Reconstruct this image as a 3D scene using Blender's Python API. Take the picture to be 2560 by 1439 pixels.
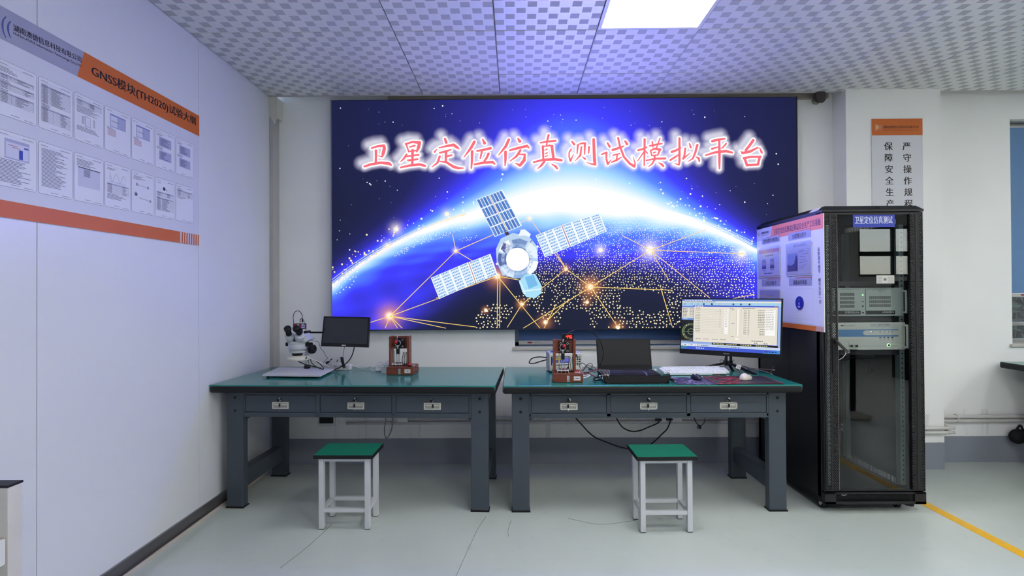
import bpy, bmesh, math, random
import numpy as np
from mathutils import Vector, Matrix
random.seed(7); rng = np.random.default_rng(7)
SC = bpy.context.scene
for o in list(bpy.data.objects): bpy.data.objects.remove(o)
COL = SC.collection
# ---------------------------------------------------------------- camera
F, PIT, YAW, HC, ROL = 1262.93, .0067, .0053, 1.3714, -.0054   # focal length in pixels of the 2560-wide frame
_fw = Vector((-math.sin(YAW), math.cos(YAW), 0)); _rt = Vector((math.cos(YAW), math.sin(YAW), 0)); _up = Vector((0, 0, 1))
_f = _fw*math.cos(PIT) + _up*math.sin(PIT); _u = -_fw*math.sin(PIT) + _up*math.cos(PIT)
_r3 = _rt*math.cos(ROL) + _u*math.sin(ROL); _u3 = _u*math.cos(ROL) - _rt*math.sin(ROL)
CAMP = Vector((0, 0, HC))
cam = bpy.data.cameras.new('camera'); camo = bpy.data.objects.new('camera', cam); COL.objects.link(camo)
cam.sensor_width = 36; cam.lens = F/2560*36; cam.clip_start = .05
camo.matrix_world = Matrix(((_r3.x, _u3.x, -_f.x, 0), (_r3.y, _u3.y, -_f.y, 0), (_r3.z, _u3.z, -_f.z, HC), (0, 0, 0, 1)))
SC.camera = camo
# ---------------------------------------------------------------- exposure and sky
SC.view_settings.view_transform = 'Standard'; SC.view_settings.look = 'None'
SC.view_settings.gamma = 1; SC.view_settings.use_curve_mapping = False
SC.view_settings.exposure = 0.0
PANEL_POWER = 22.5      # ceiling light diffusers
LED_POWER = 1.0        # video wall
wd = bpy.data.worlds.new('sky'); SC.world = wd; wd.use_nodes = True
_bg = wd.node_tree.nodes['Background']; _sk = wd.node_tree.nodes.new('ShaderNodeTexSky')
_sk.sky_type = 'HOSEK_WILKIE'; _sk.turbidity = 6; _sk.sun_direction = (.3, -.6, .7)
wd.node_tree.links.new(_sk.outputs[0], _bg.inputs[0]); _bg.inputs[1].default_value = 19.0

# ---------------------------------------------------------------- pixel of the frame -> point on a real plane
def ray(x, y): return _f + _r3*((x-1280)/F) - _u3*((y-719.5)/F)
def at(x, y, ax, v):
    d = ray(x, y); return CAMP + d*((v-CAMP[ax])/d[ax])
def aX(x, y, v): return at(x, y, 0, v)
def aY(x, y, v): return at(x, y, 1, v)
def aZ(x, y, v): return at(x, y, 2, v)
# ---------------------------------------------------------------- colours and materials
def lin(c):
    c = c/255.0
    return c/12.92 if c <= .04045 else ((c+.055)/1.055)**2.4
def rgb(r, g, b): return (lin(r), lin(g), lin(b), 1)
MATS = {}
def mat(name, col, rough=.5, metal=0, spec=.5, coat=0, emit=None, es=0, bump=0, bscale=60, mottle=0, mscale=8):
    if name in MATS: return MATS[name]
    m = bpy.data.materials.new(name); m.use_nodes = True; nt = m.node_tree; b = nt.nodes['Principled BSDF']
    b.inputs['Base Color'].default_value = col; b.inputs['Roughness'].default_value = rough
    b.inputs['Metallic'].default_value = metal; b.inputs['Specular IOR Level'].default_value = spec
    b.inputs['Coat Weight'].default_value = coat; b.inputs['Coat Roughness'].default_value = .1
    if emit: b.inputs['Emission Color'].default_value = emit; b.inputs['Emission Strength'].default_value = es
    tc = nt.nodes.new('ShaderNodeTexCoord')
    nz = nt.nodes.new('ShaderNodeTexNoise'); nz.inputs['Scale'].default_value = bscale; nz.inputs['Detail'].default_value = 4
    nt.links.new(tc.outputs['Object'], nz.inputs['Vector'])
    if bump:
        bp = nt.nodes.new('ShaderNodeBump'); bp.inputs['Strength'].default_value = bump; bp.inputs['Distance'].default_value = .002
        nt.links.new(nz.outputs['Fac'], bp.inputs['Height']); nt.links.new(bp.outputs['Normal'], b.inputs['Normal'])
    if not emit or es == 0:
        n2 = nt.nodes.new('ShaderNodeTexNoise'); n2.inputs['Scale'].default_value = mscale; n2.inputs['Detail'].default_value = 3
        nt.links.new(tc.outputs['Object'], n2.inputs['Vector'])
        k = mottle or .03
        mr = nt.nodes.new('ShaderNodeMapRange'); mr.inputs['From Min'].default_value = .3; mr.inputs['From Max'].default_value = .7
        mr.inputs['To Min'].default_value = 1-k; mr.inputs['To Max'].default_value = 1+k
        nt.links.new(n2.outputs['Fac'], mr.inputs['Value'])
        mx = nt.nodes.new('ShaderNodeVectorMath'); mx.operation = 'SCALE'; mx.inputs[0].default_value = col[:3]
        nt.links.new(mr.outputs['Result'], mx.inputs['Scale']); nt.links.new(mx.outputs['Vector'], b.inputs['Base Color'])
    MATS[name] = m; return m
def attr_mat(name, emission=0, rough=.5, spec=.4):
    m = bpy.data.materials.new(name); m.use_nodes = True; nt = m.node_tree; b = nt.nodes['Principled BSDF']
    a = nt.nodes.new('ShaderNodeAttribute'); a.attribute_name = 'Col'
    b.inputs['Roughness'].default_value = rough; b.inputs['Specular IOR Level'].default_value = spec
    if emission:
        b.inputs['Base Color'].default_value = (.01, .01, .012, 1)
        nt.links.new(a.outputs['Color'], b.inputs['Emission Color']); b.inputs['Emission Strength'].default_value = emission
    else: nt.links.new(a.outputs['Color'], b.inputs['Base Color'])
    MATS[name] = m; return m
class N:                                            # tiny node helper for custom materials
    def __init__(s, name):
        s.m = bpy.data.materials.new(name); s.m.use_nodes = True; s.nt = s.m.node_tree
        s.b = s.nt.nodes['Principled BSDF']; s.out = s.nt.nodes['Material Output']; MATS[name] = s.m
        s.tc = s.nt.nodes.new('ShaderNodeTexCoord')
    def math(s, op, a, b=None, c=None):
        n = s.nt.nodes.new('ShaderNodeMath'); n.operation = op
        for i, v in enumerate((a, b, c)):
            if v is None: continue
            if isinstance(v, (int, float)): n.inputs[i].default_value = v
            else: s.nt.links.new(v, n.inputs[i])
        return n.outputs[0]
    def xyz(s):
        n = s.nt.nodes.new('ShaderNodeSeparateXYZ'); s.nt.links.new(s.tc.outputs['Object'], n.inputs[0]); return n.outputs
    def noise(s, scale, detail=3, vec=None, sc=(1, 1, 1)):
        mp = s.nt.nodes.new('ShaderNodeMapping'); mp.inputs['Scale'].default_value = sc
        s.nt.links.new(s.tc.outputs['Object'], mp.inputs[0])
        n = s.nt.nodes.new('ShaderNodeTexNoise'); n.inputs['Scale'].default_value = scale; n.inputs['Detail'].default_value = detail
        s.nt.links.new(mp.outputs[0], n.inputs['Vector']); return n.outputs['Fac']
    def mix(s, f, a, b):
        n = s.nt.nodes.new('ShaderNodeMix'); n.data_type = 'RGBA'
        for i, v in ((0, f), (6, a), (7, b)):
            if isinstance(v, (tuple, float, int)): n.inputs[i].default_value = v
            else: s.nt.links.new(v, n.inputs[i])
        return n.outputs[2]
    def ramp(s, v, a, b):
        n = s.nt.nodes.new('ShaderNodeMapRange'); n.inputs['From Min'].default_value = a; n.inputs['From Max'].default_value = b
        s.nt.links.new(v, n.inputs['Value']); return n.outputs[0]
    def set(s, k, v):
        if isinstance(v, (tuple, float, int)): s.b.inputs[k].default_value = v
        else: s.nt.links.new(v, s.b.inputs[k])
    def bump(s, h, strength, dist=.002):
        n = s.nt.nodes.new('ShaderNodeBump'); n.inputs['Strength'].default_value = strength; n.inputs['Distance'].default_value = dist
        s.nt.links.new(h, n.inputs['Height']); s.nt.links.new(n.outputs[0], s.b.inputs['Normal'])
# floor: pale green-grey epoxy, faint cracks
n = N('epoxy_floor'); big = n.noise(1.3, 4); fine = n.noise(9, 5)
c = n.mix(n.ramp(big, .35, .65), rgb(186, 195, 188), rgb(196, 203, 197)); c = n.mix(n.math('MULTIPLY', n.ramp(fine, .62, .8), .25), c, rgb(150, 158, 152))
n.set('Base Color', c); n.set('Roughness', n.math('ADD', .2, n.math('MULTIPLY', fine, .1))); n.set('Specular IOR Level', .5); n.bump(n.noise(3, 2), .08)
# plaster with the grey skirting band painted on its lowest 20 cm and old drip stains above it
n = N('painted_plaster'); x, y, z = n.xyz(); st = n.noise(14, 4, sc=(1, 1, .06)); nz = n.noise(2.2, 4)
wallc = n.mix(n.ramp(nz, .3, .7), rgb(234, 234, 233), rgb(238, 238, 237))
drip = n.math('MULTIPLY', n.ramp(st, .6, .72), n.math('MULTIPLY', n.math('LESS_THAN', z, .42), .35))
wallc = n.mix(drip, wallc, rgb(150, 148, 145))
edge = n.math('ADD', .203, n.math('MULTIPLY', n.noise(25, 3), .006))
n.set('Base Color', n.mix(n.math('LESS_THAN', z, edge), wallc, rgb(140, 144, 155))); n.set('Roughness', .7); n.set('Specular IOR Level', .25); n.bump(n.noise(120, 3), .08)
# ceiling tiles: woven pattern of glossy and matt squares, ten to a tile
n = N('woven_metal_tile'); x, y, z = n.xyz()
GX, GY, HT = .4926, 2.9556, 2.9024
def cell(v, off): return n.math('FLOOR', n.math('DIVIDE', n.math('SUBTRACT', v, off), .06))
ix, iy = cell(x, GX-30), cell(y, GY-30)
def mid(v, off): return n.math('LESS_THAN', n.math('ABSOLUTE', n.math('SUBTRACT', n.math('FRACT', n.math('DIVIDE', n.math('SUBTRACT', v, off), .06)), .5)), .42)
chk = n.math('SUBTRACT', 1.0, n.math('MULTIPLY', n.math('SUBTRACT', 1.0, n.math('MODULO', n.math('ADD', ix, iy), 2.0)), n.math('MULTIPLY', mid(x, GX-30), mid(y, GY-30))))
fx = n.math('FRACT', n.math('DIVIDE', n.math('SUBTRACT', x, GX-30), .012)); fy = n.math('FRACT', n.math('DIVIDE', n.math('SUBTRACT', y, GY-30), .012))
row = n.math('MODULO', iy, 2.0)
ridge = n.mix(row, n.math('ABSOLUTE', n.math('SUBTRACT', fx, .5)), n.math('ABSOLUTE', n.math('SUBTRACT', fy, .5)))
n.set('Base Color', n.mix(chk, rgb(180, 180, 181), rgb(222, 222, 220)))
n.set('Roughness', n.math('SUBTRACT', .8, n.math('MULTIPLY', chk, .4))); n.set('Metallic', n.math('MULTIPLY', chk, .1)); n.set('Specular IOR Level', .5)
n.bump(n.math('MULTIPLY', chk, ridge), .25, .001)
# left partition: glossy coated steel sandwich panel
n = N('coated_panel'); n.set('Base Color', n.mix(n.noise(3, 3), rgb(214, 216, 221), rgb(220, 222, 226))); n.set('Roughness', .3); n.set('Specular IOR Level', .45); n.bump(n.noise(5, 2), .03)
# thin cabinet glass
n = N('cabinet_glass'); nt = n.nt
tr = nt.nodes.new('ShaderNodeBsdfTransparent'); tr.inputs[0].default_value = (.80, .82, .818, 1)
gl = nt.nodes.new('ShaderNodeBsdfGlossy'); gl.inputs['Roughness'].default_value = .01
fr = nt.nodes.new('ShaderNodeFresnel'); gg = nt.nodes.new('ShaderNodeNewGeometry'); nt.links.new(n.math('ADD', 1.48, n.math('MULTIPLY', gg.outputs['Backfacing'], -.80432)), fr.inputs[0])
mx = nt.nodes.new('ShaderNodeMixShader'); nt.links.new(fr.outputs[0], mx.inputs[0]); nt.links.new(tr.outputs[0], mx.inputs[1]); nt.links.new(gl.outputs[0], mx.inputs[2])
nt.links.new(mx.outputs[0], n.out.inputs['Surface'])
n = N('window_glass'); nt = n.nt
tr = nt.nodes.new('ShaderNodeBsdfTransparent'); gl = nt.nodes.new('ShaderNodeBsdfGlossy'); gl.inputs['Roughness'].default_value = .01
fr = nt.nodes.new('ShaderNodeFresnel'); gg = nt.nodes.new('ShaderNodeNewGeometry'); nt.links.new(n.math('ADD', 1.45, n.math('MULTIPLY', gg.outputs['Backfacing'], -0.76034)), fr.inputs[0]); mx = nt.nodes.new('ShaderNodeMixShader')
nt.links.new(fr.outputs[0], mx.inputs[0]); nt.links.new(tr.outputs[0], mx.inputs[1]); nt.links.new(gl.outputs[0], mx.inputs[2]); nt.links.new(mx.outputs[0], n.out.inputs['Surface'])
# perforated steel of the rack door: real see-through holes in staggered rows
n = N('perforated_steel'); nt = n.nt; x, y, z = n.xyz()
def perf(off):
    px = n.math('SUBTRACT', n.math('FRACT', n.math('ADD', n.math('DIVIDE', x, .011), off)), .5); pz = n.math('SUBTRACT', n.math('FRACT', n.math('ADD', n.math('DIVIDE', z, .0165), off)), .5)
    px = n.math('MULTIPLY', px, .011); pz = n.math('MULTIPLY', pz, .0165)
    return n.math('LESS_THAN', n.math('SQRT', n.math('ADD', n.math('MULTIPLY', px, px), n.math('MULTIPLY', pz, pz))), .0031)
hole = n.math('MAXIMUM', perf(0.0), perf(.5))
n.set('Base Color', rgb(29, 29, 31)); n.set('Roughness', .55)
tr = nt.nodes.new('ShaderNodeBsdfTransparent'); mx = nt.nodes.new('ShaderNodeMixShader')
nt.links.new(hole, mx.inputs[0]); nt.links.new(n.b.outputs[0], mx.inputs[1]); nt.links.new(tr.outputs[0], mx.inputs[2]); nt.links.new(mx.outputs[0], n.out.inputs['Surface'])
# reddish wood of the test fixtures
n = N('red_wood'); w = n.noise(30, 4, sc=(.15, 1, 1)); n.set('Base Color', n.mix(n.ramp(w, .3, .7), rgb(98, 44, 26), rgb(128, 62, 38))); n.set('Roughness', .4)
PRINT = attr_mat('printed_sheet', rough=.45); PRINTG = attr_mat('printed_gloss', rough=.25); DISPLAY = attr_mat('display_pixels', emission=1.0); LEDM = attr_mat('video_wall_pixels', emission=LED_POWER, rough=.8, spec=.08)
STEEL = mat('blue_grey_steel', rgb(66, 74, 83), .45, spec=.4, bump=.1, bscale=400)
BLACKRUB = mat('black_edge_rubber', rgb(21, 22, 24), .5, spec=.3)
GREEN = mat('green_esd_laminate', rgb(36, 122, 112), .16, spec=.55, bump=.02)
SEATG = mat('green_stool_mat', rgb(4, 116, 92), .55)
WHITEM = mat('white_enamel', rgb(200, 203, 206), .4)
PLW = mat('white_plastic', rgb(218, 218, 216), .4)
PLB = mat('black_plastic', rgb(15, 15, 17), .42, spec=.35)
PLBM = mat('matt_black_plastic', rgb(19, 20, 22), .7, spec=.3)
RACK = mat('black_rack_steel', rgb(24, 25, 28), .42, spec=.4)
RACKD = mat('black_rack_shade', rgb(9, 10, 11), .8)  # blacker than the rack steel: the shade inside is put into the colour
GALV = mat('galvanised_steel', rgb(165, 180, 182), .35, metal=.6)
CHROME = mat('chrome', rgb(205, 205, 208), .12, metal=1)
BRUSH = mat('brushed_steel', rgb(176, 174, 168), .35, metal=.8)
CREAM = mat('cream_enamel', rgb(206, 204, 194), .4)
RED = mat('red_plastic', rgb(178, 24, 48), .35)
ORANGE = rgb(201, 104, 40); ORANGED = mat('orange_film', ORANGE, .5)
BLUEB = mat('blue_roller_fabric', rgb(92, 128, 172), .7, bump=.1, bscale=500)
BLUED = mat('dark_blue_roller_fabric', rgb(66, 92, 140), .7, bump=.1, bscale=500)
YELLOW = mat('yellow_floor_tape', rgb(236, 180, 20), .45)
RUBBERG = mat('grey_rubber', rgb(60, 60, 62), .6)
HOLE = mat('dark_hole', rgb(8, 8, 9), .8)
ALU = mat('aluminium', rgb(150, 150, 152), .35, metal=.7)

# ---------------------------------------------------------------- mesh collector
ROOT = {}                     # world matrix of every thing, so that parts are written in their thing's own frame
class MB:
    def __init__(s): s.v = []; s.f = []; s.fm = []; s.fs = []; s.fc = []; s.mats = []; s.T = Matrix()
    def mi(s, m):
        if m not in s.mats: s.mats.append(m)
        return s.mats.index(m)
    def add(s, vs, fs, m, smooth=False, col=None):
        o = len(s.v); T = s.T
        s.v.extend([tuple(T @ Vector(p)) for p in vs]); k = s.mi(m)
        for f in fs: s.f.append(tuple(i+o for i in f)); s.fm.append(k); s.fs.append(smooth); s.fc.append(col)
    def quad(s, a, b, c, d, m, col=None): s.add([a, b, c, d], [(0, 1, 2, 3)], m, False, col)
    def box(s, lo, hi, m, bev=0, R=None, col=None):
        lo, hi = Vector(lo), Vector(hi); c = (lo+hi)/2; h = (hi-lo)/2
        h = Vector((abs(h.x), abs(h.y), abs(h.z)))
        if bev <= 0:
            vs = [Vector((sx*h.x, sy*h.y, sz*h.z)) for sz in (-1, 1) for sy in (-1, 1) for sx in (-1, 1)]
            fs = [(0, 2, 3, 1), (4, 5, 7, 6), (0, 1, 5, 4), (2, 6, 7, 3), (0, 4, 6, 2), (1, 3, 7, 5)]; sm = False
        else:
            b = bmesh.new(); bmesh.ops.create_cube(b, size=1)
            for q in b.verts: q.co = Vector((q.co.x*2*h.x, q.co.y*2*h.y, q.co.z*2*h.z))
            bmesh.ops.bevel(b, geom=b.edges[:], offset=min(bev, .49*2*min(h)), segments=2 if bev < .012 else 4, affect='EDGES', profile=.5)
            b.verts.ensure_lookup_table(); b.verts.index_update()
            vs = [q.co.copy() for q in b.verts]; fs = [tuple(q.index for q in f.verts) for f in b.faces]; b.free(); sm = False
        if R is not None: vs = [R @ p for p in vs]
        s.add([p+c for p in vs], fs, m, sm, col)
    def cyl(s, p0, p1, r0, m, r1=None, n=20, caps=True):
        p0, p1 = Vector(p0), Vector(p1); r1 = r0 if r1 is None else r1
        d = (p1-p0).normalized(); a = d.orthogonal().normalized(); b = d.cross(a)
        vs = []
        for p, r in ((p0, r0), (p1, r1)):
            for i in range(n):
                t = 2*math.pi*i/n; vs.append(p + a*(r*math.cos(t)) + b*(r*math.sin(t)))
        s.add(vs, [(i, (i+1) % n, n+(i+1) % n, n+i) for i in range(n)], m, True)
        if caps: s.add(vs[:n], [tuple(reversed(range(n)))], m); s.add(vs[n:], [tuple(range(n))], m)
    def lathe(s, prof, m, n=28, base=(0, 0, 0), axis=(0, 0, 1)):
        base = Vector(base); d = Vector(axis).normalized(); a = d.orthogonal().normalized(); b = d.cross(a); vs = []; fs = []
        for r, z in prof:
            for i in range(n):
                t = 2*math.pi*i/n; vs.append(base + d*z + a*(r*math.cos(t)) + b*(r*math.sin(t)))
        for j in range(len(prof)-1):
            for i in range(n): fs.append((j*n+i, j*n+(i+1) % n, (j+1)*n+(i+1) % n, (j+1)*n+i))
        fs.append(tuple(reversed(range(n)))); fs.append(tuple((len(prof)-1)*n+i for i in range(n)))
        s.add(vs, fs, m, True)
    def ring(s, c, axis, R, r, m, n=24, k=8):
        c = Vector(c); d = Vector(axis).normalized(); a = d.orthogonal().normalized(); b = d.cross(a)
        s.tube([c + a*(R*math.cos(2*math.pi*i/n)) + b*(R*math.sin(2*math.pi*i/n)) for i in range(n)], r, m, k, sub=1, closed=True)
    def tube(s, pts, r, m, n=7, sub=6, closed=False):
        P = [Vector(p) for p in pts]
        if sub > 1 and len(P) > 2:
            Q = []; L = len(P)
            for i in range(L if closed else L-1):
                p0 = P[(i-1) % L] if closed or i > 0 else P[0]*2-P[1]; p1 = P[i]; p2 = P[(i+1) % L]
                p3 = P[(i+2) % L] if closed or i+2 < L else P[-1]*2-P[-2]
                for k in range(sub):
                    t = k/sub; Q.append(.5*((2*p1)+(p2-p0)*t+(2*p0-5*p1+4*p2-p3)*t*t+(3*p1-p0-3*p2+p3)*t**3))
            if not closed: Q.append(P[-1])
            P = Q
        L = len(P); vs = []; up = None
        for i in range(L):
            t = (P[(i+1) % L]-P[(i-1) % L]) if closed else (P[min(i+1, L-1)]-P[max(i-1, 0)])
            if t.length < 1e-9: t = Vector((0, 0, 1))
            t.normalize()
            if up is None: up = t.orthogonal().normalized()
            up = (up - t*up.dot(t)); up = up.normalized() if up.length > 1e-6 else t.orthogonal().normalized()
            w = t.cross(up)
            for k in range(n):
                q = 2*math.pi*k/n; vs.append(P[i] + up*(r*math.cos(q)) + w*(r*math.sin(q)))
        fs = [(i*n+k, i*n+(k+1) % n, ((i+1) % L)*n+(k+1) % n, ((i+1) % L)*n+k) for i in range(L if closed else L-1) for k in range(n)]
        if not closed: fs += [tuple(reversed(range(n))), tuple((L-1)*n+k for k in range(n))]
        s.add(vs, fs, m, True)
    def sphere(s, c, r, m, n=16, k=10, R=None):
        c = Vector(c); r = Vector(r) if hasattr(r, '__len__') else Vector((r, r, r)); vs = [Vector((0, 0, -1))]; fs = []
        for j in range(1, k):
            ph = math.pi*j/k
            for i in range(n):
                t = 2*math.pi*i/n; vs.append(Vector((math.sin(ph)*math.cos(t), math.sin(ph)*math.sin(t), -math.cos(ph))))
        vs.append(Vector((0, 0, 1)))
        for i in range(n): fs.append((0, 1+(i+1) % n, 1+i)); fs.append((len(vs)-1, 1+(k-2)*n+i, 1+(k-2)*n+(i+1) % n))
        for j in range(k-2):
            for i in range(n): fs.append((1+j*n+i, 1+j*n+(i+1) % n, 1+(j+1)*n+(i+1) % n, 1+(j+1)*n+i))
        vs = [Vector((p.x*r.x, p.y*r.y, p.z*r.z)) for p in vs]
        if R is not None: vs = [R @ p for p in vs]
        s.add([p+c for p in vs], fs, m, True)
    def prism(s, poly, ex, m, col=None):            # extrude a 3D polygon along a vector
        n = len(poly); poly = [Vector(p) for p in poly]; ex = Vector(ex)
        s.add(poly + [p+ex for p in poly], [tuple(reversed(range(n))), tuple(range(n, 2*n))] + [(i, (i+1) % n, n+(i+1) % n, n+i) for i in range(n)], m, False, col)
    def text(s, body, A, B, h, up, m, col=None, bold=0.0, lift=0, stretch=True):
        A, B, up = Vector(A), Vector(B), Vector(up).normalized(); d = B-A; W = d.length; d.normalize(); up = (up-d*up.dot(d)).normalized(); nrm = d.cross(up)
        vs, fs = text_mesh(body, bold)
        if not vs: return
        x0 = min(p[0] for p in vs); x1 = max(p[0] for p in vs); y0 = min(p[1] for p in vs); y1 = max(p[1] for p in vs)
        kx, ky = W/(x1-x0), h/(y1-y0)
        s.add([A + d*((p[0]-x0)*kx) + up*((p[1]-y0)*ky) + nrm*lift for p in vs], fs, m, False, col)
    def build(s, name, parent=None, loc=None, **kw):
        if parent is not None: W = ROOT[parent]
        else:
            a = np.array(s.v)
            loc = Vector(loc) if loc is not None else Vector(((a[:, 0].min()+a[:, 0].max())/2, (a[:, 1].min()+a[:, 1].max())/2, a[:, 2].min()))
            W = Matrix.Translation(loc)
        I = W.inverted(); me = bpy.data.meshes.new(name); me.from_pydata([tuple(I @ Vector(p)) for p in s.v], [], s.f)
        for m in s.mats: me.materials.append(m)
        me.polygons.foreach_set('material_index', s.fm); me.polygons.foreach_set('use_smooth', s.fs)
        if any(c is not None for c in s.fc):
            ca = me.color_attributes.new('Col', 'FLOAT_COLOR', 'CORNER'); arr = []
            for f, c in zip(s.f, s.fc): arr.extend(list(c or (1, 1, 1, 1))*len(f))
            ca.data.foreach_set('color', arr)
        me.update(); o = bpy.data.objects.new(name, me); COL.objects.link(o); ROOT[o] = W
        if parent is not None: o.parent = parent
        else: o.location = loc
        tag(o, **kw); return o
TXT = {}
def text_mesh(body, bold=0.0):
    k = (body, bold)
    if k not in TXT:
        cu = bpy.data.curves.new('t', 'FONT'); cu.body = body; cu.resolution_u = 3; cu.offset = bold
        ob = bpy.data.objects.new('t', cu); me = ob.to_mesh()
        TXT[k] = ([tuple(p.co) for p in me.vertices], [tuple(p.vertices) for p in me.polygons])
        ob.to_mesh_clear(); bpy.data.objects.remove(ob); bpy.data.curves.remove(cu)
    return TXT[k]
def tag(o, label=None, cat=None, group=None, kind=None):
    if label: o['label'] = label
    if cat: o['category'] = cat
    if group: o['group'] = group
    if kind: o['kind'] = kind
def thing(name, label, cat, loc, rz=0, group=None):
    o = bpy.data.objects.new(name, None); COL.objects.link(o); o.empty_display_size = .05
    o.location = loc; o.rotation_euler = (0, 0, rz); ROOT[o] = Matrix.Translation(Vector(loc)) @ Matrix.Rotation(rz, 4, 'Z')
    tag(o, label, cat, group); return o
def part(name, parent, fn, **kw):
    m = MB(); fn(m); return m.build(name, parent, **kw)
def copy_tree(o, parent=None):
    c = o.copy(); COL.objects.link(c)
    if parent is not None: c.parent = parent
    for ch in [q for q in bpy.data.objects if q.parent == o]: copy_tree(ch, c)
    return c

# ================================================================ THE ROOM
XL, YW, XR, YR = -1.91, 4.03, 9.4, -3.7
XP0, XP1, YP = 2.54, 3.262, 3.868                   # pillar
def struct(name, fn, parent=None): 
    m = MB(); fn(m)
    return m.build(name, parent, **({} if parent else dict(loc=(0, 0, 0), kind='structure')))
PLA = MATS['painted_plaster']
struct('floor', lambda m: m.box((XL-.1, YR-.1, -.1), (XR+.1, YW+.1, 0), MATS['epoxy_floor']))
W1 = (0.0, 2.1, .925, 2.6); W2 = (3.945, 5.7, .93, 2.72)
def wall_back(m):
    T = YW+.22; zt = 3.25
    xs = [(XL-.1, W1[0], None), (W1[0], W1[1], W1), (W1[1], W2[0], None), (W2[0], W2[1], W2), (W2[1], XR+.1, None)]
    for a, b, w in xs:
        if w is None: m.box((a, YW, 0), (b, T, zt), PLA)
        else: m.box((a, YW, 0), (b, T, w[2]), PLA); m.box((a, YW, w[3]), (b, T, zt), PLA)
struct('wall_back', wall_back)
struct('pillar', lambda m: m.box((XP0, YP, 0), (XP1, YW, 3.2), PLA))
def wall_left(m):
    P = MATS['coated_panel']; seams = [YR, -1.9, -.7, .86, 2.01, 3.045, 3.93]
    for a, b in zip(seams, seams[1:]): m.box((XL-.05, a+.0015, .02), (XL, b-.0015, 3.0), P, .001)
    m.box((XL-.06, YR, 0), (XL-.006, YW-.1, 3.0), mat('panel_seam', rgb(60, 60, 68), .6))
struct('wall_left', wall_left)
struct('trim_1', lambda m: (m.box((XL-.02, 3.931, 0), (XL+.03, YW, 2.86), mat('grey_corner_trim', rgb(178, 176, 174), .5), .003), m.box((XL-.005, 3.93, 2.74), (XL+.06, YW, 2.9), CREAM, .004), m.prism([(XL, 3.929, 2.76), (XL+.045, 3.929, 2.68), (XL+.06, 3.929, 2.74), (XL+.06, 3.929, 2.9), (XL, 3.929, 2.9)], (0, .002, 0), CREAM)))
def baseboard(m):
    g = mat('dark_base_channel', rgb(96, 94, 96), .3, metal=.4)
    m.box((XL-.01, YR, 0), (XL+.022, 3.93, .012), g); m.box((XL+.018, YR, 0), (XL+.024, 3.93, .016), mat('pale_sealant', rgb(190, 180, 172), .6)); m.box((XL-.005, YR, .004), (XL+.006, 3.93, .075), g, .002); m.box((XL-.004, YR, .074), (XL+.007, 3.93, .079), ALU)
struct('baseboard_left', baseboard)
RW = (6.75, 9.35, 1.62, 2.62)
struct('wall_rear', lambda m: (m.box((XL-.1, YR-.2, 0), (RW[0], YR, 3.2), PLA), m.box((RW[1], YR-.2, 0), (9.5, YR, 3.2), PLA), m.box((RW[0], YR-.2, 0), (RW[1], YR, RW[2]), PLA), m.box((RW[0], YR-.2, RW[3]), (RW[1], YR, 3.2), PLA)))
struct('wall_right', lambda m: m.box((XR, YR-.2, 0), (XR+.2, YW+.2, 3.2), PLA))
# ceiling of clip-in tiles, each with a fine bevelled joint; it stops short of the back wall
PANELS = [(.4926, 2.3556)] + [(.4926+1.8*i, 2.3556-1.8*j) for i in range(0, 5) for j in range(0, 3) if j > 0 or i > 2]
def ceiling(m):
    t = MATS['woven_metal_tile']; seam = mat('ceiling_seam', rgb(60, 58, 64), .8); YE = 3.915
    m.box((XL-.1, YR-.1, HT+.012), (XR+.1, YE-.004, HT+.05), seam)
    pan = {(round((a-GX)/.6), round((b-GY)/.6)) for a, b in PANELS}
    for i in range(-5, 16):
        for j in range(-12, 2):
            if (i, j) in pan: continue
            x0, x1 = max(GX+.6*i, XL), min(GX+.6*i+.6, XR); y0, y1 = GY+.6*j, min(GY+.6*j+.6, YE)
            if x1-x0 < .02: continue
            a, b = .0016, .006; z0, z1 = HT+.009, HT
            vs = [(x0+a, y0+a, z0), (x1-a, y0+a, z0), (x1-a, y1-a, z0), (x0+a, y1-a, z0), (x0+b, y0+b, z1), (x1-b, y0+b, z1), (x1-b, y1-b, z1), (x0+b, y1-b, z1)]
            m.add(vs, [(4, 7, 6, 5), (0, 4, 5, 1), (1, 5, 6, 2), (2, 6, 7, 3), (3, 7, 4, 0)], t)
    m.box((XL-.1, YE-.004, HT-.004), (XR, YE+.012, HT+.05), mat('cream_ceiling_edge', rgb(186, 182, 176), .5))
    m.box((XL-.1, YE, HT+.3), (XR+.1, YW+.2, HT+.34), mat('dark_void', rgb(70, 68, 66), .8)); m.box((XL-.1, YE-.06, HT+.05), (XR+.1, YE-.03, HT+.34), MATS['dark_void'])
struct('ceiling', ceiling)
struct('trim_2', lambda m: m.box((-1.0, YW-.035, 2.885), (XP0-.05, YW, 2.95), mat('curtain_box', rgb(150, 140, 130), .6), .004))
struct('trim_3', lambda m: m.box((2.583, -3.6, .0), (2.648, 3.86, .0012), YELLOW))
# floor cracks
def cracks(m):
    k = mat('hairline_crack', rgb(120, 126, 122), .6)
    for pts in ([(1140, 1440), (1190, 1330), (1215, 1290)], [(700, 1420), (770, 1365), (830, 1310)], [(1272, 1340), (1270, 1325), (1278, 1300)], [(1590, 1300), (1500, 1310), (1420, 1295)]):
        q = [aZ(x, y, .0006) for x, y in pts]; m.tube(q, .0012, k, n=4, sub=4)
struct('floor_surface', cracks)
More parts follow.
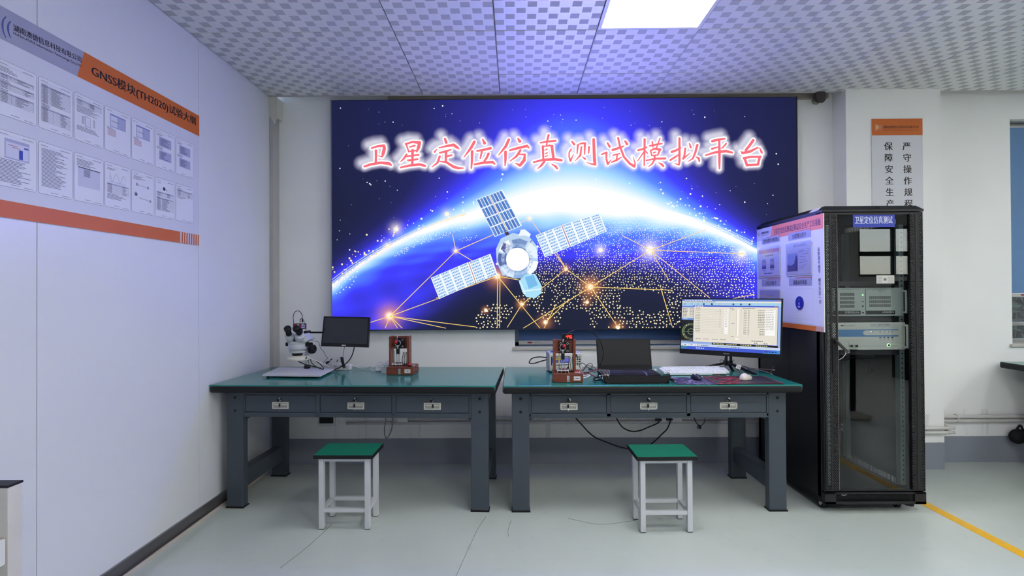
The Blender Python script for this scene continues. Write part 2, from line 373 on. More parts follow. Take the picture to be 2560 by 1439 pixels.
# windows
def window(name, w, blind_z, blindm, side):
    x0, x1, z0, z1 = w; fr = mat('grey_window_frame', rgb(138, 136, 134), .4, metal=.4); yb = YW+.1
    root = MB(); f = .035
    root.box((x0, yb, z0), (x0+f, yb+.05, z1), fr, .004); root.box((x1-f, yb, z0), (x1, yb+.05, z1), fr, .004)
    root.box((x0, yb, z0), (x1, yb+.05, z0+f), fr, .004); root.box((x0, yb, z1-f), (x1, yb+.05, z1), fr, .004); root.box((x0, yb, 1.07), (x1, yb+.05, 1.1), fr, .004)
    root.box(((x0+x1)/2-.02, yb, z0), ((x0+x1)/2+.02, yb+.05, z1), fr, .004)
    o = root.build(name, loc=(0, 0, 0), kind='structure')
    part('window_pane', o, lambda m: m.box((x0+f, yb+.022, z0+f), (x1-f, yb+.027, z1-f), MATS['window_glass']))
    part('window_sill', o, lambda m: m.box((x0-.02, YW-.018, z0-.02), (x1+.02, YW+.12, z0+.004), mat('stone_sill', rgb(190, 184, 176), .4), .004))
    return o
w1 = window('window_1', W1, 1.0, BLUED, 0); w2 = window('window_2', W2, 1.33, BLUEB, 1)
def blind(x0, x1, ztop, zbot, y, fabric, label):
    t = thing('roller_blind', label, 'blind', ((x0+x1)/2, y, zbot))
    part('blind_fabric', t, lambda m: m.box((x0, y-.001, zbot+.03), (x1, y+.001, ztop), fabric))
    part('bottom_rail', t, lambda m: m.box((x0, y-.012, zbot), (x1, y+.012, zbot+.032), mat('pale_rail', rgb(178, 176, 174), .35, metal=.2), .004), label='pale metal bottom rail')
    part('roller_tube', t, lambda m: m.cyl((x0, y+.03, ztop+.01), (x1, y+.03, ztop+.01), .03, ALU))
    part('maker_plate', t, lambda m: (m.box((x0+.07, y-.0135, zbot+.01), (x0+.107, y-.011, zbot+.022), mat('maroon_plate', rgb(120, 30, 36), .4)), m.tube([(x0+.125+.008*k, y-.0125, zbot+.013+.006*(k % 2)) for k in range(7)], .0012, mat('grey_print', rgb(110, 110, 110), .5), 4, 3)), label='small maroon plate')
    return t
zb1 = aY(1400, 860, YW-.0).z
blind(W1[0]+.03, W1[1]-.03, 2.55, zb1-.004, YW+.035, BLUED, 'dark blue roller blind in the window under the video wall')
blind(W2[0]+.02, W2[1]-.02, 2.66, aY(2535, 742, YW+.03).z, YW+.03, BLUEB, 'light blue roller blind half lowered in the right-hand window')
# windows behind the camera (seen mirrored in the cabinet glass)
def rear_window():
    m = MB(); fr = mat('dark_window_frame', rgb(40, 42, 46), .5)
    for x in (RW[0], 7.46, 8.3, RW[1]-.07): m.box((x, YR-.12, RW[2]), (x+.07, YR-.06, RW[3]), fr)
    for z, h in ((RW[2], .05), (2.03, .09), (RW[3]-.05, .05)): m.box((RW[0], YR-.12, z), (RW[1], YR-.06, z+h), fr)
    o = m.build('window_3', loc=(0, 0, 0), kind='structure')
    part('window_pane', o, lambda q: q.box((RW[0], YR-.1, RW[2]), (RW[1], YR-.09, RW[3]), MATS['window_glass']))
rear_window()

# ---------------------------------------------------------------- ceiling lights
DIFF = mat('lit_diffuser', rgb(250, 250, 250), .5, emit=(1, 1, .985, 1), es=PANEL_POWER)
def panel(x, y, label, group=None):
    t = thing('ceiling_light', label, 'ceiling light', (x+.3, y+.3, HT), 0, group)
    def fr(m):
        a, b = .0015, .022
        for lo, hi in (((a, a), (.6-a, b)), ((a, .6-b), (.6-a, .6-a)), ((a, b), (b, .6-b)), ((.6-b, b), (.6-a, .6-b))):
            m.box((x+lo[0], y+lo[1], HT-.002), (x+hi[0], y+hi[1], HT+.012), PLW)
    part('frame', t, fr); part('diffuser', t, lambda m: m.box((x+.022, y+.022, HT+.001), (x+.578, y+.578, HT+.008), DIFF), label='glowing white diffuser')
for i, (x, y) in enumerate(PANELS):
    if i == 0: panel(x, y, 'square flat ceiling light glowing white above the video wall')
    else: panel(x, y, 'square flat ceiling light glowing white, further back in the room', 'ceiling lights behind the camera')

# ================================================================ FLAT SHEETS (prints and displays)
class Sheet(MB):
    """flat layered drawing on a plane: f maps sheet coordinates to a point of the plane, nrm points at the reader"""
    def __init__(s, f, nrm, m, lift=.00025): MB.__init__(s); s.fn = f; s.nrm = Vector(nrm); s.m = m; s.lift = lift; s.lay = 1
    def pt(s, u, v, k=None): return s.fn(u, v) + s.nrm*(s.lift*(s.lay if k is None else k))
    def poly(s, pts, col):
        q = [s.pt(*p) for p in pts]; nn = (q[1]-q[0]).cross(q[2]-q[0])
        if nn.dot(s.nrm) < 0: q.reverse()
        s.add(q, [tuple(range(len(q)))], s.m, False, col)
    def rect(s, u0, v0, u1, v1, col): s.poly([(u0, v0), (u1, v0), (u1, v1), (u0, v1)], col)
    def line(s, a, b, w, col, w2=None):
        a = np.array(a, float); b = np.array(b, float); d = b-a; L = np.hypot(*d)
        if L < 1e-9: return
        n = np.array((-d[1], d[0]))/L; w2 = w if w2 is None else w2
        s.poly([a+n*w/2, b+n*w2/2, b-n*w2/2, a-n*w/2], col)
    def disc(s, c, r, col, n=20, ry=None): s.poly([(c[0]+r*math.cos(2*math.pi*i/n), c[1]+(ry or r)*math.sin(2*math.pi*i/n)) for i in range(n)], col)
    def ringp(s, c, r, w, col, n=40, ry=None):
        ry = ry or r
        for i in range(n):
            a, b = 2*math.pi*i/n, 2*math.pi*(i+1)/n
            s.poly([(c[0]+r*math.cos(a), c[1]+ry*math.sin(a)), (c[0]+r*math.cos(b), c[1]+ry*math.sin(b)), (c[0]+(r-w)*math.cos(b), c[1]+(ry-w)*math.sin(b)), (c[0]+(r-w)*math.cos(a), c[1]+(ry-w)*math.sin(a))], col)
    def stroke(s, pts, col, extra=0, k=1.0):
        P = [(np.array(p[:2], float), p[2]*k+extra) for p in pts]
        for (a, wa), (b, wb) in zip(P, P[1:]): s.line(a, b, wa, col, wb)
        for p, w in P: s.disc(p, w/2, col, 10)
    def word(s, body, A, B, h, col, up=(0, 0, 1), bold=0.0):   # A, B baseline ends in sheet coordinates, h in metres
        if bold and any(ord(c) > 0x2e80 for c in body):      # heavier Chinese print: the same characters struck twice
            k = s.lay; a, b = s.pt(*A), s.pt(*B); d = (b-a).normalized()*(h*bold*1.6)
            for i in (-1, 0, 1): s.lay = k+.25*(i+1); s.text(body, s.pt(*A)+d*i, s.pt(*B)+d*i, h, up, s.m, col, 0)
            s.lay = k
        else: s.text(body, s.pt(*A), s.pt(*B), h, up, s.m, col, bold)
    def glyph(s, ch, A, size, col, bold=0.0):          # one character at its natural proportions, A = left end of its baseline
        a = s.pt(*A); b = s.pt(A[0]+1e-3, A[1]); d = (b-a).normalized(); up = s.nrm.cross(d); vs, fs = text_mesh(ch, bold)
        if up.z < 0: d, up = -d, -up
        s.add([a + d*(p[0]*size) + up*(p[1]*size) for p in vs], fs, s.m, False, col)
    def dashes(s, u0, u1, v, h, col, fill=.95, wmin=3, wmax=9):   # a row of unreadably small print
        u = u0; e = u0+(u1-u0)*fill; sg = 1 if u1 > u0 else -1
        while (e-u)*sg > 0:
            w = abs(h)*random.uniform(wmin, wmax)*.5; x = u+sg*min(w, abs(e-u)); s.rect(u, v, x, v+h, col); u = x+sg*abs(h)*.45

# ---------------------------------------------------------------- video wall
YL = 3.965
LW = thing('video_wall', 'large video wall showing a satellite over the earth under red lettering', 'video wall', (aY(1410, 821, YL).x, YL+.03, aY(1410, 822, YL).z))
p0, p1 = aY(829, 252.5, YL), aY(1990, 242, YL); zb = aY(1400, 821.5, YL).z; xl, xr = p0.x, p1.x; ztop = (p0.z+p1.z)/2
part('cabinet_frame', LW, lambda m: (m.box((xl-.006, YL+.001, zb-.006), (xr+.006, YW-.002, ztop+.004), mat('video_wall_casing', rgb(28, 28, 34), .5)), m.box((xl-.008, YL-.004, zb-.008), (xl, YL+.01, ztop+.006), ALU), m.box((xr, YL-.004, zb-.008), (xr+.008, YL+.01, ztop+.006), MATS['video_wall_casing'])))
BR = [  # brush strokes of the twelve title characters: (x, y, width), first six then last six, in a 4.83x drawing grid
 [[(190,245,18),(260,222,22),(340,215,30),(345,250,36),(330,310,36),(318,350,14)],[(318,350,12),(264,334,6)],[(243,275,28),(243,350,24),(240,420,24)],[(105,465,22),(180,440,26),(300,420,26),(400,430,32),(425,448,22)],
  [(605,190,18),(640,290,14)],[(600,195,20),(680,170,22),(770,178,32),(755,240,36),(735,288,14)],[(650,230,14),(710,215,20)],[(640,285,14),(735,272,16)],[(612,320,20),(580,370,22),(540,408,8)],[(600,345,16),(680,335,18),(760,325,18)],[(685,270,30),(683,370,26),(680,440,26)],[(630,392,20),(745,378,20)],[(540,478,18),(640,455,24),(770,440,28),(835,458,24)],
  [(1075,130,22),(1090,176,30)],[(978,258,8),(950,290,20)],[(1003,240,10),(1090,220,22),(1180,205,32),(1225,238,28),(1250,258,6)],[(1012,300,18),(1080,285,24),(1148,262,14)],[(1088,285,28),(1085,400,24)],[(1090,345,22),(1158,328,16)],[(1012,345,24),(985,420,22),(918,472,8)],[(1000,402,10),(1090,412,24),(1180,470,30),(1240,486,26),(1302,485,8)],
  [(1430,168,30),(1390,240,30),(1303,355,8)],[(1403,285,30),(1400,400,24),(1393,486,16)],[(1530,138,14),(1553,184,34)],[(1462,278,18),(1540,265,24),(1626,245,28)],[(1520,290,22),(1500,368,14)],[(1600,312,28),(1580,360,24),(1550,400,20)],[(1432,440,20),(1540,420,26),(1650,412,28),(1674,434,18)],
  [(1845,142,28),(1810,220,30),(1722,330,8)],[(1805,290,30),(1805,380,26),(1800,456,12)],[(1955,127,14),(1978,162,34)],[(1858,270,20),(1950,245,26),(2065,218,28),(2092,245,10)],[(1985,270,24),(1940,340,24),(1860,402,8)],[(1945,318,10),(2040,320,20),(2030,390,34),(1980,452,30),(1922,425,6)],
  [(2325,87,24),(2310,150,20),(2300,205,14)],[(2226,180,16),(2310,165,20),(2410,155,22)],[(2255,222,24),(2262,390,20)],[(2255,225,12),(2340,212,18),(2372,220,24)],[(2365,220,28),(2375,300,28),(2385,375,28)],[(2280,270,10),(2308,255,12)],[(2283,312,10),(2310,300,12)],[(2286,345,10),(2314,334,12)],[(2145,414,18),(2260,385,24),(2400,378,28),(2482,390,24)],[(2275,405,24),(2235,455,24),(2192,492,6)],[(2362,435,8),(2410,465,24),(2428,490,20)]],
 [[(145,165,18),(170,198,26)],[(135,258,16),(110,295,14),(108,345,14),(125,398,20),(162,318,6)],[(215,210,22),(205,312,10)],[(207,203,8),(270,185,20),(303,185,22)],[(300,190,24),(295,318,12)],[(258,230,16),(245,330,20),(186,395,6)],[(272,350,8),(302,374,20)],[(350,230,20),(345,303,14)],[(405,138,28),(410,280,30),(416,400,34),(425,443,22),(370,434,14),(322,415,4)],
  [(572,182,18),(598,226,24)],[(500,320,14),(560,297,22),(558,375,18),(575,435,22),(618,380,4)],[(635,266,26),(700,245,24),(768,220,14)],[(640,330,14),(718,310,14)],[(690,320,16),(680,385,14)],[(622,414,14),(680,390,22),(742,352,8)],[(700,122,20),(725,230,22),(770,350,22),(840,430,24),(895,466,26),(905,430,14),(880,345,4)],[(785,160,20),(808,196,28)],
  [(1020,137,24),(1018,300,20),(1015,455,14)],[(942,270,20),(1000,255,20),(1043,235,16)],[(1005,298,14),(935,400,8)],[(1022,272,12),(1053,306,14)],[(1080,218,16),(1160,200,20),(1230,190,14)],[(1112,167,16),(1120,230,14)],[(1205,127,14),(1165,235,14)],[(1090,272,16),(1106,330,14)],[(1088,275,12),(1140,250,22),(1208,262,26)],[(1203,265,24),(1180,325,14)],[(1127,300,14),(1153,292,14)],[(1102,335,12),(1180,326,14)],[(1040,392,14),(1150,372,20),(1268,368,24)],[(1140,335,20),(1140,385,20)],[(1135,390,18),(1110,435,16),(1066,468,6)],[(1190,420,8),(1225,440,24),(1246,463,20)],
  [(1440,127,24),(1440,280,24),(1440,400,24),(1435,446,16),(1382,430,6)],[(1347,290,26),(1400,270,22),(1453,240,16)],[(1330,388,20),(1390,350,20),(1448,310,8)],[(1510,247,20),(1500,330,20),(1484,374,20),(1568,302,6)],[(1560,190,14),(1577,236,22)],[(1655,207,26),(1630,300,22),(1600,370,18),(1537,410,4)],[(1640,350,10),(1672,368,26),(1680,408,14)],
  [(1835,160,26),(1910,142,26),(1988,130,16)],[(1832,252,22),(1900,232,12)],[(2003,190,18),(1965,235,16),(1942,250,6)],[(1920,150,22),(1922,300,28),(1922,420,24),(1922,493,16)],[(1756,330,16),(1870,295,24),(2000,280,30),(2076,298,20)],
  [(2330,150,30),(2280,220,28),(2240,268,26)],[(2182,285,10),(2200,303,28),(2290,285,28),(2380,240,18)],[(2372,234,4),(2410,246,10),(2428,288,26),(2440,308,8)],[(2225,367,26),(2255,452,26)],[(2215,365,24),(2300,350,22),(2418,348,22)],[(2408,352,26),(2385,442,26)],[(2250,450,24),(2388,443,24)]]]
G = 530/2560
STROKES = [[(ox+x*G, 320+y*G, w*G) for x, y, w in st] for ox, grp in ((890, BR[0]), (1400, BR[1])) for st in grp]
def led_colour(X, Y):
    """the picture on the wall at frame coordinates X, Y -> linear rgb; values above 1 are the blown-out white of the planet's rim"""
    r = np.hypot(X-1425, Y-1432); d = r-932; gx = np.exp(-((X-1440)/330)**2)
    out = .30*np.exp(-((X-1420)/430)**2-((Y-300)/260)**2) + np.exp(-np.maximum(d, 0)/(26+88*gx))*(.66+.30*gx)
    e = np.maximum(-d, 0); sm = np.clip((e-110-34/(1+np.exp((X-1120)/30)))/130, 0, 1); sm = sm*sm*(3-2*sm)
    rightland = np.exp(-((X-1560)/215)**2)*np.clip((Y-640)/80, 0, 1)
    ins = np.exp(-e/(20+36*gx))*(.56+.37*gx) + .375*(1-sm)*(1-.8*rightland)*(1-.55*np.exp(-((X-1300)/120)**2)*np.clip((Y-670)/50, 0, 1))
    t = np.where(d > 0, out, ins)
    # soft marbling of cloud on the planet
    t = t + np.where(d < 0, .035*np.sin(X*.045+Y*.11+3*np.sin(Y*.03))*np.sin(X*.021-Y*.07), 0)*np.clip(t*2.4, 0, 1)
    for (cx, cy, rad, amp) in FL: pass
    K = np.array([0, .14, .28, .43, .58, .72, .86, .97, 1.5])
    C = np.array([[24, 29, 52], [30, 34, 92], [48, 46, 158], [64, 62, 226], [88, 136, 252], [168, 220, 255], [235, 250, 255], [255, 255, 255], [255, 255, 255]])/255.
    C = np.where(C <= .04045, C/12.92, ((C+.055)/1.055)**2.4); C[:, 2] *= np.array([1, 1, 1.1, 1.35, 1.7, 2.2, 2.6, 3, 3])
    c = np.stack([np.interp(t, K, C[:, k]) for k in range(3)], -1)
    b = np.clip((t-.90)/.20, 0, 1)[..., None]; b = b*b*(3-2*b); c = c*(1-b) + b*np.array([14., 14., 64.])   # over-exposed rim
    # orange flares of the network nodes
    for cx, cy, rad, amp in FL:
        g = np.exp(-((X-cx)**2+(Y-cy)**2)/(rad*.8)**2)[..., None]*amp; g2 = np.exp(-((X-cx)**2+(Y-cy)**2)/(rad*.25)**2)[..., None]*amp
        c = c*(1-.75*np.clip(g, 0, 1)) + g*(np.array([.85, .32, .10]) if cy > 650 else np.array([.95, .85, .72]))*.8 + g2*np.array([1.2, 1.0, .7])
    # lilac glow round the lettering, thrown up and to the left
    m = (Y > 300) & (Y < 470) & (X > 870) & (X < 1960)
    pts = []
    for st in STROKES:
        for a, b in zip(st, st[1:]):
            for q in np.linspace(0, 1, 5): pts.append((a[0]+(b[0]-a[0])*q, a[1]+(b[1]-a[1])*q))
    pts = np.array(pts); xs, ys = X[m], Y[m]; best = np.full(xs.shape, 1e9); best2 = best.copy()
    for px, py in pts:
        best = np.minimum(best, (xs-px+9)**2+(ys-py+9)**2); best2 = np.minimum(best2, (xs-px)**2+(ys-py)**2)
    h = np.clip(1.25-np.sqrt(best)/17, 0, 1)**1.2*.72; h2 = np.clip(1.35-np.sqrt(best2)/12, 0, 1)**1.3
    h = np.maximum(h, h2*.95)[:, None]
    c[m] = c[m]*(1-h) + np.minimum(h, 1)*(np.array([.62, .58, .93])*(1-h) + np.array([1.0, 1.0, 1.05])*h)
    return c
FL = [(975, 790, 33, 1.0), (1244, 690, 27, .9), (1477, 717, 24, 1.1), (1626, 625, 26, 1.1), (1502, 625, 16, .8), (991, 573, 18, .8), (970, 615, 15, .6), (1855, 634, 26, .7), (1118, 535, 16, .6), (1325, 546, 9, .9), (1364, 805, 18, .6), (1305, 760, 12, .9), (1545, 818, 16, .8), (1415, 672, 11, .9), (1140, 627, 9, .9), (1215, 775, 9, .7), (1468, 755, 10, .8)]
def led_grid(step=2.6):
    nx = int(1161/step); nz = int(570/step)
    xs = np.linspace(xl, xr, nx); zs = np.linspace(zb, ztop, nz); XX, ZZ = np.meshgrid(xs, zs)
    # back to frame coordinates so that the drawing can be laid out in one grid
    A = np.array([[p.x, p.z, 1] for p in (aY(829, 252, YL), aY(1990, 252, YL), aY(829, 820, YL), aY(1990, 820, YL))]); uv = np.array([(829, 252), (1990, 252), (829, 820), (1990, 820)])
    Mx = np.linalg.lstsq(A, uv, rcond=None)[0]; U = XX*Mx[0, 0]+ZZ*Mx[1, 0]+Mx[2, 0]; V = XX*Mx[0, 1]+ZZ*Mx[1, 1]+Mx[2, 1]
    C = led_colour(U, V); I = ROOT[LW].inverted().translation
    vs = np.stack([XX+I.x, np.full_like(XX, YL)+I.y, ZZ+I.z], -1).reshape(-1, 3)
    i = np.arange(nx-1)[None, :] + nx*np.arange(nz-1)[:, None]; fs = np.stack([i, i+1, i+nx+1, i+nx], -1).reshape(-1, 4)
    me = bpy.data.meshes.new('picture'); me.from_pydata(vs.tolist(), [], fs.tolist()); me.materials.append(LEDM)
    ca = me.color_attributes.new('Col', 'FLOAT_COLOR', 'POINT'); ca.data.foreach_set('color', np.concatenate([C.reshape(-1, 3), np.ones((nx*nz, 1))], 1).ravel())
    me.update(); o = bpy.data.objects.new('picture', me); COL.objects.link(o); o.parent = LW; ROOT[o] = ROOT[LW]; o['label'] = 'glowing picture of the earth and stars'
led_grid()
def led(): return Sheet(lambda u, v: aY(u, v, YL), (0, -1, 0), LEDM, .0006)
def inside(p, poly):
    x, y = p; c = False
    for (x1, y1), (x2, y2) in zip(poly, poly[1:]+poly[:1]):
        if (y1 > y) != (y2 > y) and x < (x2-x1)*(y-y1)/(y2-y1)+x1: c = not c
    return c
WARM = rgb(255, 238, 190); WH = rgb(255, 255, 255); GOLD = rgb(250, 214, 120)
def rim(x): return 1432-math.sqrt(932**2-(x-1425)**2)
def lights():
    S = led()
    land = [[(1330, 640), (1345, 600), (1420, 592), (1500, 560), (1600, 545), (1700, 560), (1800, 590), (1887, 640), (1887, 745), (1704, 745), (1703, 818), (1560, 820), (1480, 818), (1440, 800), (1400, 818), (1375, 790), (1365, 815), (1350, 790), (1330, 760), (1300, 770), (1290, 740), (1325, 720)],
            [(1190, 790), (1215, 762), (1262, 755), (1290, 770), (1262, 800), (1240, 820), (1185, 820)],
            [(985, 640), (1010, 610), (1080, 572), (1190, 552), (1196, 560), (1120, 590), (1040, 615), (1000, 640)], [(1146, 600), (1170, 590), (1202, 586), (1195, 598), (1150, 607)], [(830, 690), (880, 665), (900, 672), (895, 690), (880, 715), (860, 728), (836, 740)]]
    void = [[(1548, 748), (1560, 726), (1600, 722), (1660, 735), (1662, 775), (1640, 782), (1590, 772), (1555, 764)], [(1402, 785), (1430, 772), (1465, 780), (1480, 800), (1470, 818), (1405, 818)], [(1400, 650), (1430, 620), (1445, 640), (1425, 665)], [(1498, 800), (1530, 790), (1545, 815), (1500, 818)], [(1370, 720), (1385, 735), (1370, 775), (1352, 765)]]
    y = 545.0
    while y < 820:
        pit = 3.6 + 4.6*min(1, max(0, (y-540)/230)); x = 830+random.random()*pit; nrow = int(y*7) % 2
        while x < 1888:
            px, py = x+random.uniform(-.9, .9)*pit*.32, y+random.uniform(-.9, .9)*pit*.32
            if py > rim(px)+6 and any(inside((px, py), L) for L in land) and not any(inside((px, py), V) for V in void) and random.random() < (.93 if px > 1000 and py > 640 else .62):
                d = py-rim(px); s = pit*.185*random.uniform(.75, 1.2); k = min(1, max(0, (d-60)/120)); c = tuple(WH[i]*(1-k)+WARM[i]*k for i in range(3))+(1,)
                S.rect(px-s, py-s, px+s, py+s, c)
            x += pit*1.03
        y += pit*.98
    # stars and the bright specks along the rim
    for _ in range(210):
        px, py = random.uniform(835, 1984), random.uniform(256, 640)
        if py > rim(min(1884, max(835, px)))-4 if 835 < px < 1888 else False: continue
        if 320 < py < 445 and 890 < px < 1930: continue
        s = random.choice((.6, .7, .8, 1.1, 1.6, 2.0)); S.poly([(px-s, py-s*.6), (px+s*.5, py-s), (px+s, py+s*.5), (px-s*.5, py+s)], WH)
    for _ in range(170):
        px = random.choice((random.gauss(910, 60), random.gauss(1780, 70), random.uniform(1000, 1700))); px = min(1880, max(832, px)); py = rim(px)-abs(random.gauss(4, 26)); s = random.uniform(.7, 2.3)
        S.rect(px-s, py-s, px+s, py+s, WH if px > 1000 else rgb(255, 240, 190))
    return S
lights().build('city_lights', LW, kind='stuff', label='warm and white points of light and stars')
def network():
    S = led(); S.lay = 2
    L = [((975, 790), (1140, 627)), ((975, 790), (1098, 745)), ((1140, 627), (1131, 585)), ((1140, 627), (1244, 690)), ((1140, 627), (1325, 546)), ((975, 790), (924, 806)), ((975, 790), (963, 820)), ((975, 790), (994, 820)), ((975, 790), (1006, 820)), ((975, 790), (1115, 820)), ((975, 790), (1190, 817)),
         ((1244, 690), (1243, 820)), ((1250, 690), (1249, 820)), ((1244, 690), (1350, 820)), ((1244, 690), (1300, 700)), ((1244, 690), (1090, 745)), ((1305, 760), (1415, 672)), ((1305, 760), (1268, 818)), ((1477, 717), (1626, 625)), ((1477, 717), (1308, 820)), ((1477, 717), (1545, 818)), ((1477, 717), (1415, 672)), ((1415, 672), (1325, 546)), ((1415, 672), (1380, 612)), ((1626, 625), (1775, 745)), ((1626, 625), (1555, 588)), ((1626, 625), (1770, 572)), ((1626, 625), (1860, 634)), ((1626, 625), (1672, 700)), ((1652, 720), (1680, 815)), ((1477, 717), (1680, 725)), ((1790, 755), (1886, 735)), ((1390, 760), (1360, 820)), ((1364, 805), (1420, 750))]
    for a, b in L: S.line(a, b, 2.0, GOLD, 1.6)
    for off, w in ((-2, 1.6), (-7, 1.3), (5, 1.4), (-14, 1.0), (9, 1.0)):        # trails that follow the rim
        for x in range(829, 1150, 16): S.line((x, rim(x)+off*(1-(x-829)/420)-2), (x+16, rim(x+16)+off*(1-(x-813)/420)-2), w, rgb(255, 236, 170))
        for x in range(1640, 1880, 16): S.line((x, rim(x)-2+off*(x-1640)/320-3), (x+16, rim(x+16)-2+off*(x-1624)/320-3), w*.9, WH)
    for cx, cy, r, a in FL: S.disc((cx, cy), 3.2+r*.11, rgb(255, 250, 225), 12)
    return S
network().build('network_lines', LW, label='golden lines between glowing nodes')
def satellite():
    S = led(); S.lay = 3
    def panelgrid(q, nu, nv, cellc, frame, gap=.1, strips=1, gv=.06):
        q = [np.array(p, float) for p in q]; bl = lambda u, v: tuple((q[0]*(1-u)+q[1]*u)*(1-v)+(q[3]*(1-u)+q[2]*u)*v)
        S.lay = 3; S.poly([tuple(p) for p in q], frame); S.lay = 4
        for i in range(nu):
            for j in range(nv):
                u0, u1, v0, v1 = (i+gap)/nu, (i+1-gap)/nu, (j+gv)/nv, (j+1-gv)/nv
                for k in range(strips):
                    a = u0+(u1-u0)*k/strips; b = u0+(u1-u0)*(k+.78)/strips
                    S.poly([bl(a, v0), bl(b, v0), bl(b, v1), bl(a, v1)], cellc[(i+j+k) % len(cellc)])
    B1, B2, LB = rgb(78, 120, 196), rgb(96, 142, 214), rgb(206, 226, 250)
    S.lay = 3; S.line((1262, 575), (1285, 610), 9, rgb(60, 60, 84))
    panelgrid([(1190, 499), (1256, 474), (1305, 564), (1237, 592)], 2, 4, [B1, B2], rgb(238, 246, 255), .05, 4)
    S.lay = 5; S.line((1222, 487), (1270, 578), 2.2, rgb(210, 190, 170))
    T1, T2 = rgb(116, 168, 226), rgb(150, 196, 240)
    panelgrid([(1077, 694), (1170, 655), (1189, 707), (1098, 747)], 4, 8, [T1, T2], rgb(244, 250, 255), .1, 5, .2)
    panelgrid([(1172, 655), (1226, 634), (1244, 686), (1191, 707)], 2, 8, [T1, T2], rgb(244, 250, 255), .1, 5, .2)
    panelgrid([(1339, 588), (1403, 563), (1424, 617), (1362, 643)], 3, 8, [T1, T2], rgb(244, 250, 255), .1, 5, .2)
    panelgrid([(1405, 562), (1499, 533), (1517, 578), (1427, 617)], 4, 8, [T1, T2], rgb(244, 250, 255), .1, 5, .2)
    S.lay = 5; S.line((1171, 655), (1190, 707), 2, rgb(190, 140, 120)); S.line((1404, 562), (1426, 617), 2, rgb(190, 140, 120)); S.line((1240, 660), (1256, 655), 5, WH); S.line((1332, 622), (1346, 615), 5, WH)
    S.poly([(1252, 596), (1282, 582), (1322, 590), (1343, 616), (1345, 655), (1326, 690), (1290, 696), (1256, 688), (1242, 655), (1240, 622)], rgb(188, 214, 240)); S.lay = 6
    for a0, a1, r0, r1, c in ((0, 55, 30, 50, (230, 244, 255)), (60, 110, 30, 48, (120, 150, 200)), (118, 160, 28, 52, (244, 250, 255)), (165, 205, 30, 50, (90, 104, 170)), (210, 255, 26, 50, (225, 238, 255)), (258, 300, 30, 50, (140, 176, 224)), (305, 350, 28, 52, (248, 252, 255))):
        q = lambda a, r: (1295+r*math.cos(math.radians(a)), 645-r*math.sin(math.radians(a)))
        S.poly([q(a0, r0), q(a0, r1), q((a0+a1)/2, r1*1.03), q(a1, r1), q(a1, r0)], rgb(*c))
    S.poly([(1296, 590), (1302, 574), (1312, 573), (1327, 585), (1324, 592), (1310, 588)], rgb(240, 248, 255)); S.poly([(1252, 622), (1258, 606), (1276, 612), (1270, 640)], rgb(70, 78, 150)); S.line((1288, 600), (1290, 622), 5, rgb(90, 110, 160)); S.line((1262, 690), (1330, 600), 2, rgb(80, 100, 160))
    S.ringp((1293, 648), 40, 8, rgb(176, 204, 236)); S.ringp((1293, 648), 33, 4, rgb(110, 140, 196)); S.lay = 7; S.disc((1294, 648), 29, WH, 28)
    S.lay = 6; S.poly([(1297, 703), (1312, 686), (1338, 684), (1353, 712), (1354, 732), (1338, 745), (1316, 742), (1306, 730)], rgb(170, 226, 250)); S.lay = 7
    S.poly([(1312, 692), (1334, 687), (1345, 712), (1322, 722)], rgb(120, 188, 236)); S.line((1306, 728), (1352, 722), 3, rgb(226, 248, 255)); S.line((1300, 704), (1313, 735), 3, rgb(230, 248, 255))
    return S
satellite().build('satellite_picture', LW, label='satellite with three lit solar panels')
def title():
    S = led(); S.lay = 8
    for st in STROKES: S.stroke(st, WH, 7.4, 1.1)
    S.lay = 9
    for st in STROKES: S.stroke(st, rgb(250, 112, 126), .3, 1.1)
    return S
title().build('title_lettering', LW, label='red brush lettering edged in white')

# ---------------------------------------------------------------- company logo used on the three boards
def logo(S, c, s, cols=(rgb(80, 92, 150), rgb(196, 124, 60)), rev=1):
    l0 = S.lay; S.lay = l0+.4
    for k, (dx, r) in enumerate(((0, .5), (.34, .62), (.62, .5))):
        for i in range(8):
            a, b = math.radians(-50+12.5*i), math.radians(-50+12.5*(i+1)); w = .11
            cx = c[0]+rev*s*(dx-.5); f = lambda t, q: (cx-rev*s*(q*math.cos(t)-r), c[1]+s*q*math.sin(t)*1.15)
            S.poly([f(a, r), f(b, r), f(b, r-w*(1-abs(i-3.5)/7)), f(a, r-w*(1-abs(i-3.5)/7))], cols[0])
    S.lay = l0+.8; S.disc((c[0]-rev*s*.42, c[1]), s*.2, cols[1], 14, s*.34); S.lay = l0
CN = '湖南澳德信息科技有限公司'; EN = 'HuNan.AUDE Information Technology Co.,LTD'
